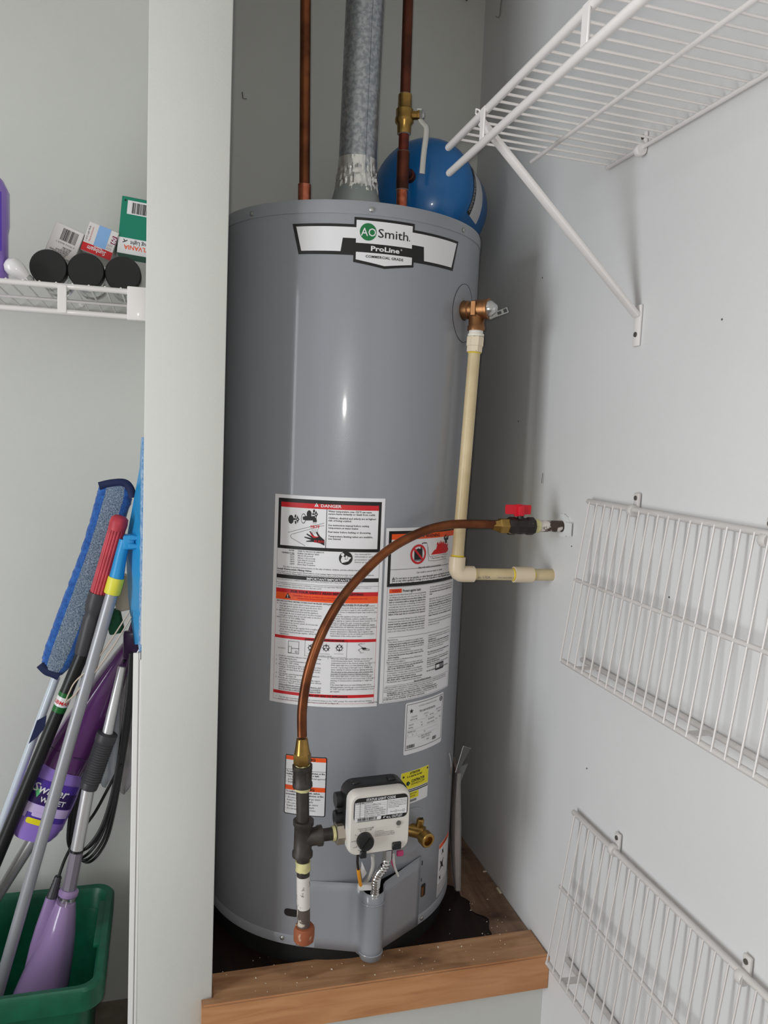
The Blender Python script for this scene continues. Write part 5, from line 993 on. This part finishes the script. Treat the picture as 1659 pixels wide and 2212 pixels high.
# C. red strip mop on a black handle
rm = thing('strip_mop', aY(.07, 0, 1835), 'mop with folded red strips and a black handle bearing a green brand band', 'mop')
RS = mat('red_strip', (196, 58, 72), .5, var=.25, vscale=60)
r0, r1 = aY(.03, 258, 1124), aY(.035, 212, 1284); rdv = (r0-r1).normalized(); sx = Vector((0, -1, 0)).cross(rdv).normalized()
rr = random.Random(6); sl = MB(); sl.tube([Vector((0, 0, 0)), rdv*((r0-r1).length*.96)], .0030, 8); sm = sl.mesh('strip', RS)
for i in range(16):
    a = 2*math.pi*i/16; o = bpy.data.objects.new('strip', sm); COL.objects.link(o); o.location = r1+sx*(.0135*math.cos(a))+Vector((0, 1, 0))*(.0135*math.sin(a))+rdv*rr.uniform(0, .003); parent_to(o, rm)
lth([(.0165, -.020), (.0175, -.006), (.0160, .004), (.010, .009), (0, .010)], r0, rdv, RS, 'folded_top', rm, 20, angle=60)
hb0 = aY(.045, 178, 1412); DG = mat('charcoal_plastic', (58, 56, 60), .45); hdr = (r1-hb0).normalized()
lth([(.0150, (r1-hb0).length*.0), (.0160, .010), (.0165, .075), (.0145, .082), (.0175, .090), (.0190, (r1-hb0).length-.018), (.0180, (r1-hb0).length+.004)], hb0, hdr, DG, 'sleeve', rm, 24)
he = aY(.075, 0, 1838); pole(rm, 'handle', hb0, he, .0128, BLACKP, 18, zb+.02); hv = (he-hb0).normalized()
lb = hb0+hv*((aY(.05, 128, 1512)-hb0).length); lx_, ly_, _ = frame(-hv)
lth([(.0132, -.022), (.0132, .020)], lb, -hv, mat('brand_green', (20, 96, 40), .4), 'brand_band', rm, 24)
lth([(.0134, -.009), (.0134, .011)], lb, -hv, PAPER, 'brand_panel', rm, 24)
hs = Vector((0, -1, 0)).cross(-hv).normalized(); hs = -hs if hs.x < 0 else hs; hn = hs.cross(-hv)
p = Print(lambda u, v, h: tuple(lb-hv*v+(hn*math.cos(u/.0134)+hs*math.sin(u/.0134))*(.0136+h)), [RED], .004); p.text('LIBMAN', -.018, -.004, .0105, 'red_print', .4, width=.036, bold=.02, shear=.1); p.build('lettering', rm)
# D. purple spray mop (upside down) with its bottle
sp = thing('spray_mop', aY(.10, 0, 1920), 'purple spray mop standing upside down with a lavender cleaner bottle', 'mop')
PUR = mat('plum_plastic', (92, 48, 104), .18, coat=.6, var=.15, vscale=8); DPUR = mat('deep_plum', (52, 20, 66), .3)
def body(stations, Y, dep, name, m, par, pw=.75, n=28):
    b = MB(); rg = []; C_ = []
    for i, (x, y, hw) in enumerate(stations):
        c = aY(Y, x, y); x2, y2, _ = stations[min(i+1, len(stations)-1)]; x3, y3, _ = stations[max(i-1, 0)]; d = (aY(Y, x2, y2)-aY(Y, x3, y3)).normalized(); sd = Vector((0, -1, 0)).cross(d).normalized(); sd = -sd if sd.x < 0 else sd
        w_ = hw*.00093; dd_ = dep*min(1, hw/30); C_.append((c, sd, w_, dd_)); rg.append([c+sd*(w_*math.copysign(abs(math.cos(2*math.pi*k/n))**pw, math.cos(2*math.pi*k/n)))+Vector((0, 1, 0))*(dd_*math.copysign(abs(math.sin(2*math.pi*k/n))**pw, math.sin(2*math.pi*k/n))) for k in range(n)])
    b.loft(rg); return b.build(name, m, par, angle=60), C_
body([(300, 1320, 9), (284, 1385, 14), (266, 1420, 22), (243, 1462, 30), (222, 1500, 37), (203, 1535, 42), (184, 1568, 46), (164, 1603, 48), (146, 1635, 49), (132, 1662, 47)], .105, .034, 'housing', PUR, sp)
b = MB(); b.rbox(aY(.068, 283, 1392), (.030, .022, .055), .005, 2); b.build('joint', DPUR, sp)
for pts in ([(104, 1610), (114, 1615), (127, 1624)], [(158, 1637), (172, 1641), (187, 1644)]):
    b = MB(); b.tube([aY(.070, *q) for q in pts], .0009, 6); b.build('panel_seam', DPUR, sp)
bt, BC = body([(137, 1652, 45), (131, 1664, 53), (122, 1684, 55), (113, 1705, 57), (103, 1728, 57), (92, 1752, 56), (84, 1772, 55), (82, 1775, 53), (77, 1788, 50), (73, 1799, 42)], .105, .036, 'bottle', LAV, sp)
A0 = aY(.105, 131, 1664); A1 = aY(.105, 84, 1772); bd_ = (A0-A1); bl_ = bd_.length; bd_.normalize(); bs = Vector((0, -1, 0)).cross(bd_).normalized(); bs = -bs if bs.x < 0 else bs
def bmap(u, v, h):
    c = A1+bd_*v; w_ = .0525; t = max(-1, min(1, u/w_)); f = (1-abs(t)**(2/.75))**(.75/2); return tuple(c+bs*u+Vector((0, -1, 0))*(.0365*f+.0006+h))
p = Print(bmap, [VIO, DARKV, PAPER, YELLOW, mat('pale_lilac', (196, 176, 222), .45), mat('leaf_green', (90, 190, 120), .45)], .004)
p.rect(-.046, .018, .046, .100, 'violet_label', .3); p.rect(-.048, .050, .048, .082, 'dark_violet', .6); p.rect(-.046, .018, .046, .049, 'pale_lilac', .6); p.rect(-.030, .018, .046, .030, 'violet_label', .8)
p.poly([(-.034, .080), (-.018, .080), (-.024, .062)], 'leaf_green', .9); p.text('Swiffer', -.038, .074, .0260, 'white_vinyl', 1.2, width=.072, shear=.2, bold=.012)
p.text('WETJET', -.016, .056, .0150, 'white_vinyl', 1.0, width=.050, bold=.02)
for i in range(4): p.text('multi-surface floor cleaner', -.042, .042-.0034*i, .0036, 'white_vinyl', 1.2, width=.022, res=1)
p.poly(rrect(-.020, .024, .006, .034, .003), 'pale_lilac', 1.2); p.poly(rrect(-.026, .008, .006, .020, .0045), 'yellow_print', 1.2); p.build('label', bt)
pole(sp, 'pole', aY(.105, 86, 1790), aY(.125, 0, 1925), .0125, mat('silver_tube', (206, 204, 206), .34, metal=.6), 18, zb+.03)
# E. steam mop with corded handle
sm_ = thing('steam_mop', aY(.02, 95, 2150), 'lilac steam mop standing in the bin with a looped black cord', 'mop')
LIL = mat('lilac_gloss', (148, 122, 166), .22, coat=.5); GRYT = mat('grey_lilac_tube', (120, 112, 124), .4)
body([(143, 1943, 20), (137, 1970, 26), (129, 2010, 33), (118, 2050, 41), (107, 2085, 47), (96, 2120, 52), (80, 2170, 58), (66, 2215, 62), (58, 2245, 60)], .045, .042, 'body', LIL, sm_, .9)
body([(110, 1938, 11), (104, 1965, 14), (96, 2000, 18), (86, 2040, 20), (72, 2090, 18)], .050, .020, 'cord_lobe', LIL, sm_, .9)
t0, t1, t2, t3, t4 = aY(.045, 146, 1938), aY(.048, 166, 1836), aY(.046, 191, 1702), aY(.044, 232, 1584), aY(.060, 264, 1440)
dv1 = (t1-t0).normalized(); lth([(.0175, .0), (.0175, .010)], t0-dv1*.006, dv1, CHROME, 'band', sm_, 28); lth([(.0165, .0), (.0195, .003), (.0195, .009), (.0150, .014)], t0+dv1*.004, dv1, LIL, 'collar', sm_, 28)
b = MB(); b.tube([t0, t1], .0130, 8); b.build('lower_tube', GRYT, sm_); b = MB(); b.tube([t1, t2], .0125, 18); b.build('middle_tube', MATS['silver_tube'], sm_)
lth([(.0135, -.003), (.0135, .002)], t1, dv1, BLACKP, 'joint_ring', sm_, 20)
dv3 = (t3-t2); L3 = dv3.length; dv3.normalize(); lth([(.0170, 0), (.0180, .010)]+[(.0185+(.0012 if i % 2 else -.0006), .014+i*(L3-.03)/34) for i in range(34)]+[(.0205, L3-.012), (.0205, L3), (.012, L3+.002)], t2, dv3, DG, 'grip', sm_, 22, angle=30)
b = MB(); b.tube([t3, t4], [.0105, .0085], 14); b.build('upper_tube', MATS['silver_tube'], sm_)
def cordpart(pts, closed=False):
    q = bez(pts, 6); b = MB(); b.tube(q, .0030, 8); return b.build('cord', mat('black_cord', (34, 33, 35), .42), sm_, angle=80)
for k, (dx, dy, Y) in enumerate(((0, 0, .055), (8, 8, .060), (-7, -14, .050), (15, 14, .066), (5, -24, .058))):
    cordpart([aY(Y, 283+dx*.2, 1415+dy*.3), aY(Y, 278+dx*.5, 1500), aY(Y, 268+dx*.6, 1580), aY(Y, 256+dx*.5, 1660), aY(Y, 240+dx*.6, 1740+dy*.2), aY(Y, 219+dx*.8, 1805+dy*.6), aY(Y, 188+dx, 1846+dy*.7), aY(Y+.045, 165+dx, 1850+dy*.7), aY(Y+.045, 152+dx*.8, 1820+dy*.6), aY(Y+.045, 158+dx*.6, 1750+dy*.4), aY(Y+.04, 172+dx*.6, 1680), aY(Y+.04, 192+dx*.5, 1610), aY(Y+.05, 232+dx*.4, 1510), aY(Y+.03, 272+dx*.3, 1425)])
cordpart([aY(.055, 262, 1650), aY(.060, 235, 1700), aY(.075, 205, 1755), aY(.075, 172, 1800), aY(.065, 143, 1850), aY(.055, 126, 1896)])
sr0, sr1 = aY(.052, 112, 1938), aY(.055, 126, 1893); ds = (sr1-sr0); Ls = ds.length; ds.normalize(); lth([(.0105-.004*i/12+(.0008 if i % 2 else 0), Ls*i/12) for i in range(13)], sr0, ds, DG, 'strain_relief', sm_, 12, angle=25)
# F. bag of cleaning cloths, G. beige cord loop, H. leaning rail, I. sponge
cbg = thing('cloth_bag', aY(.20, 275, 1705), 'crumpled pale plastic bag of grey cleaning cloths behind the black cord', 'bag')
rr = random.Random(9)
def drape(x0, x1, y0, y1, Y, name, m, dx=0, n=9, rows=14, amp=.006):
    R2 = []
    for i in range(rows+1):
        t = i/rows; R2.append([aY(Y+amp*math.sin(j*1.3+i*.35)+rr.uniform(-.001, .001), x0+(x1-x0)*j/n+dx*t, y0+(y1-y0)*t+(10*math.sin(j*.9) if i == rows else 0)) for j in range(n+1)])
    return sheet3(R2, name, m, cbg, .004, 70, True)
drape(262, 306, 1450, 1706, .150, 'cloths', mat('grey_cloth', (176, 171, 174), .9, var=.15, vscale=40, bump=.5, bscale=200), -4); drape(232, 272, 1460, 1692, .170, 'film', mat('milky_film', (206, 213, 220), .35, coat=.3), -14)
eb = thing('elastic_loop', aY(.02, 140, 1520), 'long beige elastic loop hanging across the purple mop', 'cord')
b = MB(); b.tube(bez([aY(.020, *q) for q in ((280, 1320), (236, 1388), (196, 1440), (163, 1472), (150, 1495), (140, 1518))], 6), .0040, 8, flat=(1, .35)); b.build('strand', mat('beige_elastic', (204, 186, 170), .7), eb)
b = MB(); b.tube(bez([aY(.020, *q) for q in ((284, 1332), (246, 1394), (208, 1448), (176, 1482), (160, 1502), (140, 1518))], 6), .0040, 8, flat=(1, .35)); b.build('strand', MATS['beige_elastic'], eb)
r0_, r1_ = aY(-.20, 287, 2212), aY(-.20, 300, 1410); rdd = (r1_-r0_).normalized(); rb0 = r0_+rdd*((ZF+.001-r0_.z)/rdd.z)
lr = MB(); mid = (rb0+r1_)/2; lr.rbox(mid+Vector((-.0045, 0, 0)), (.009, .0022, (r1_-rb0).length), .0008, 1, (Vector((1, 0, 0)), rdd.cross(Vector((1, 0, 0))).normalized()*-1, rdd)); lr.tube([rb0+Vector((.0035, .004, .0)), r1_+Vector((.0035, .004, 0))], .0038, 12)
sr = thing('closet_rail', rb0, 'slim white metal rail leaning upright against the side of the partition', 'rail'); lr.build('profile', WHITEP, sr); lth([(.0050, 0), (.0050, .012)], r1_+Vector((.0035, .004, -.012)), rdd, ZINC, 'end_plug', sr, 10)
sg = thing('scrub_brush', aY(.14, 255, 1360), 'beige and green scrubbing brush tucked behind the sky blue mop', 'brush')
b = MB(); b.rbox(aY(.14, 263, 1280), (.034, .03, .075), .004, 2, (Vector((.97, 0, .2)), Vector((0, 1, 0)), Vector((-.2, 0, .97)))); b.build('block', mat('beige_block', (176, 168, 150), .6), sg)
b = MB(); b.rbox(aY(.135, 248, 1342), (.030, .03, .050), .004, 2, (Vector((.97, 0, .2)), Vector((0, 1, 0)), Vector((-.2, 0, .97)))); b.build('pad', mat('dark_green_pad', (16, 74, 44), .8, bump=.8), sg)
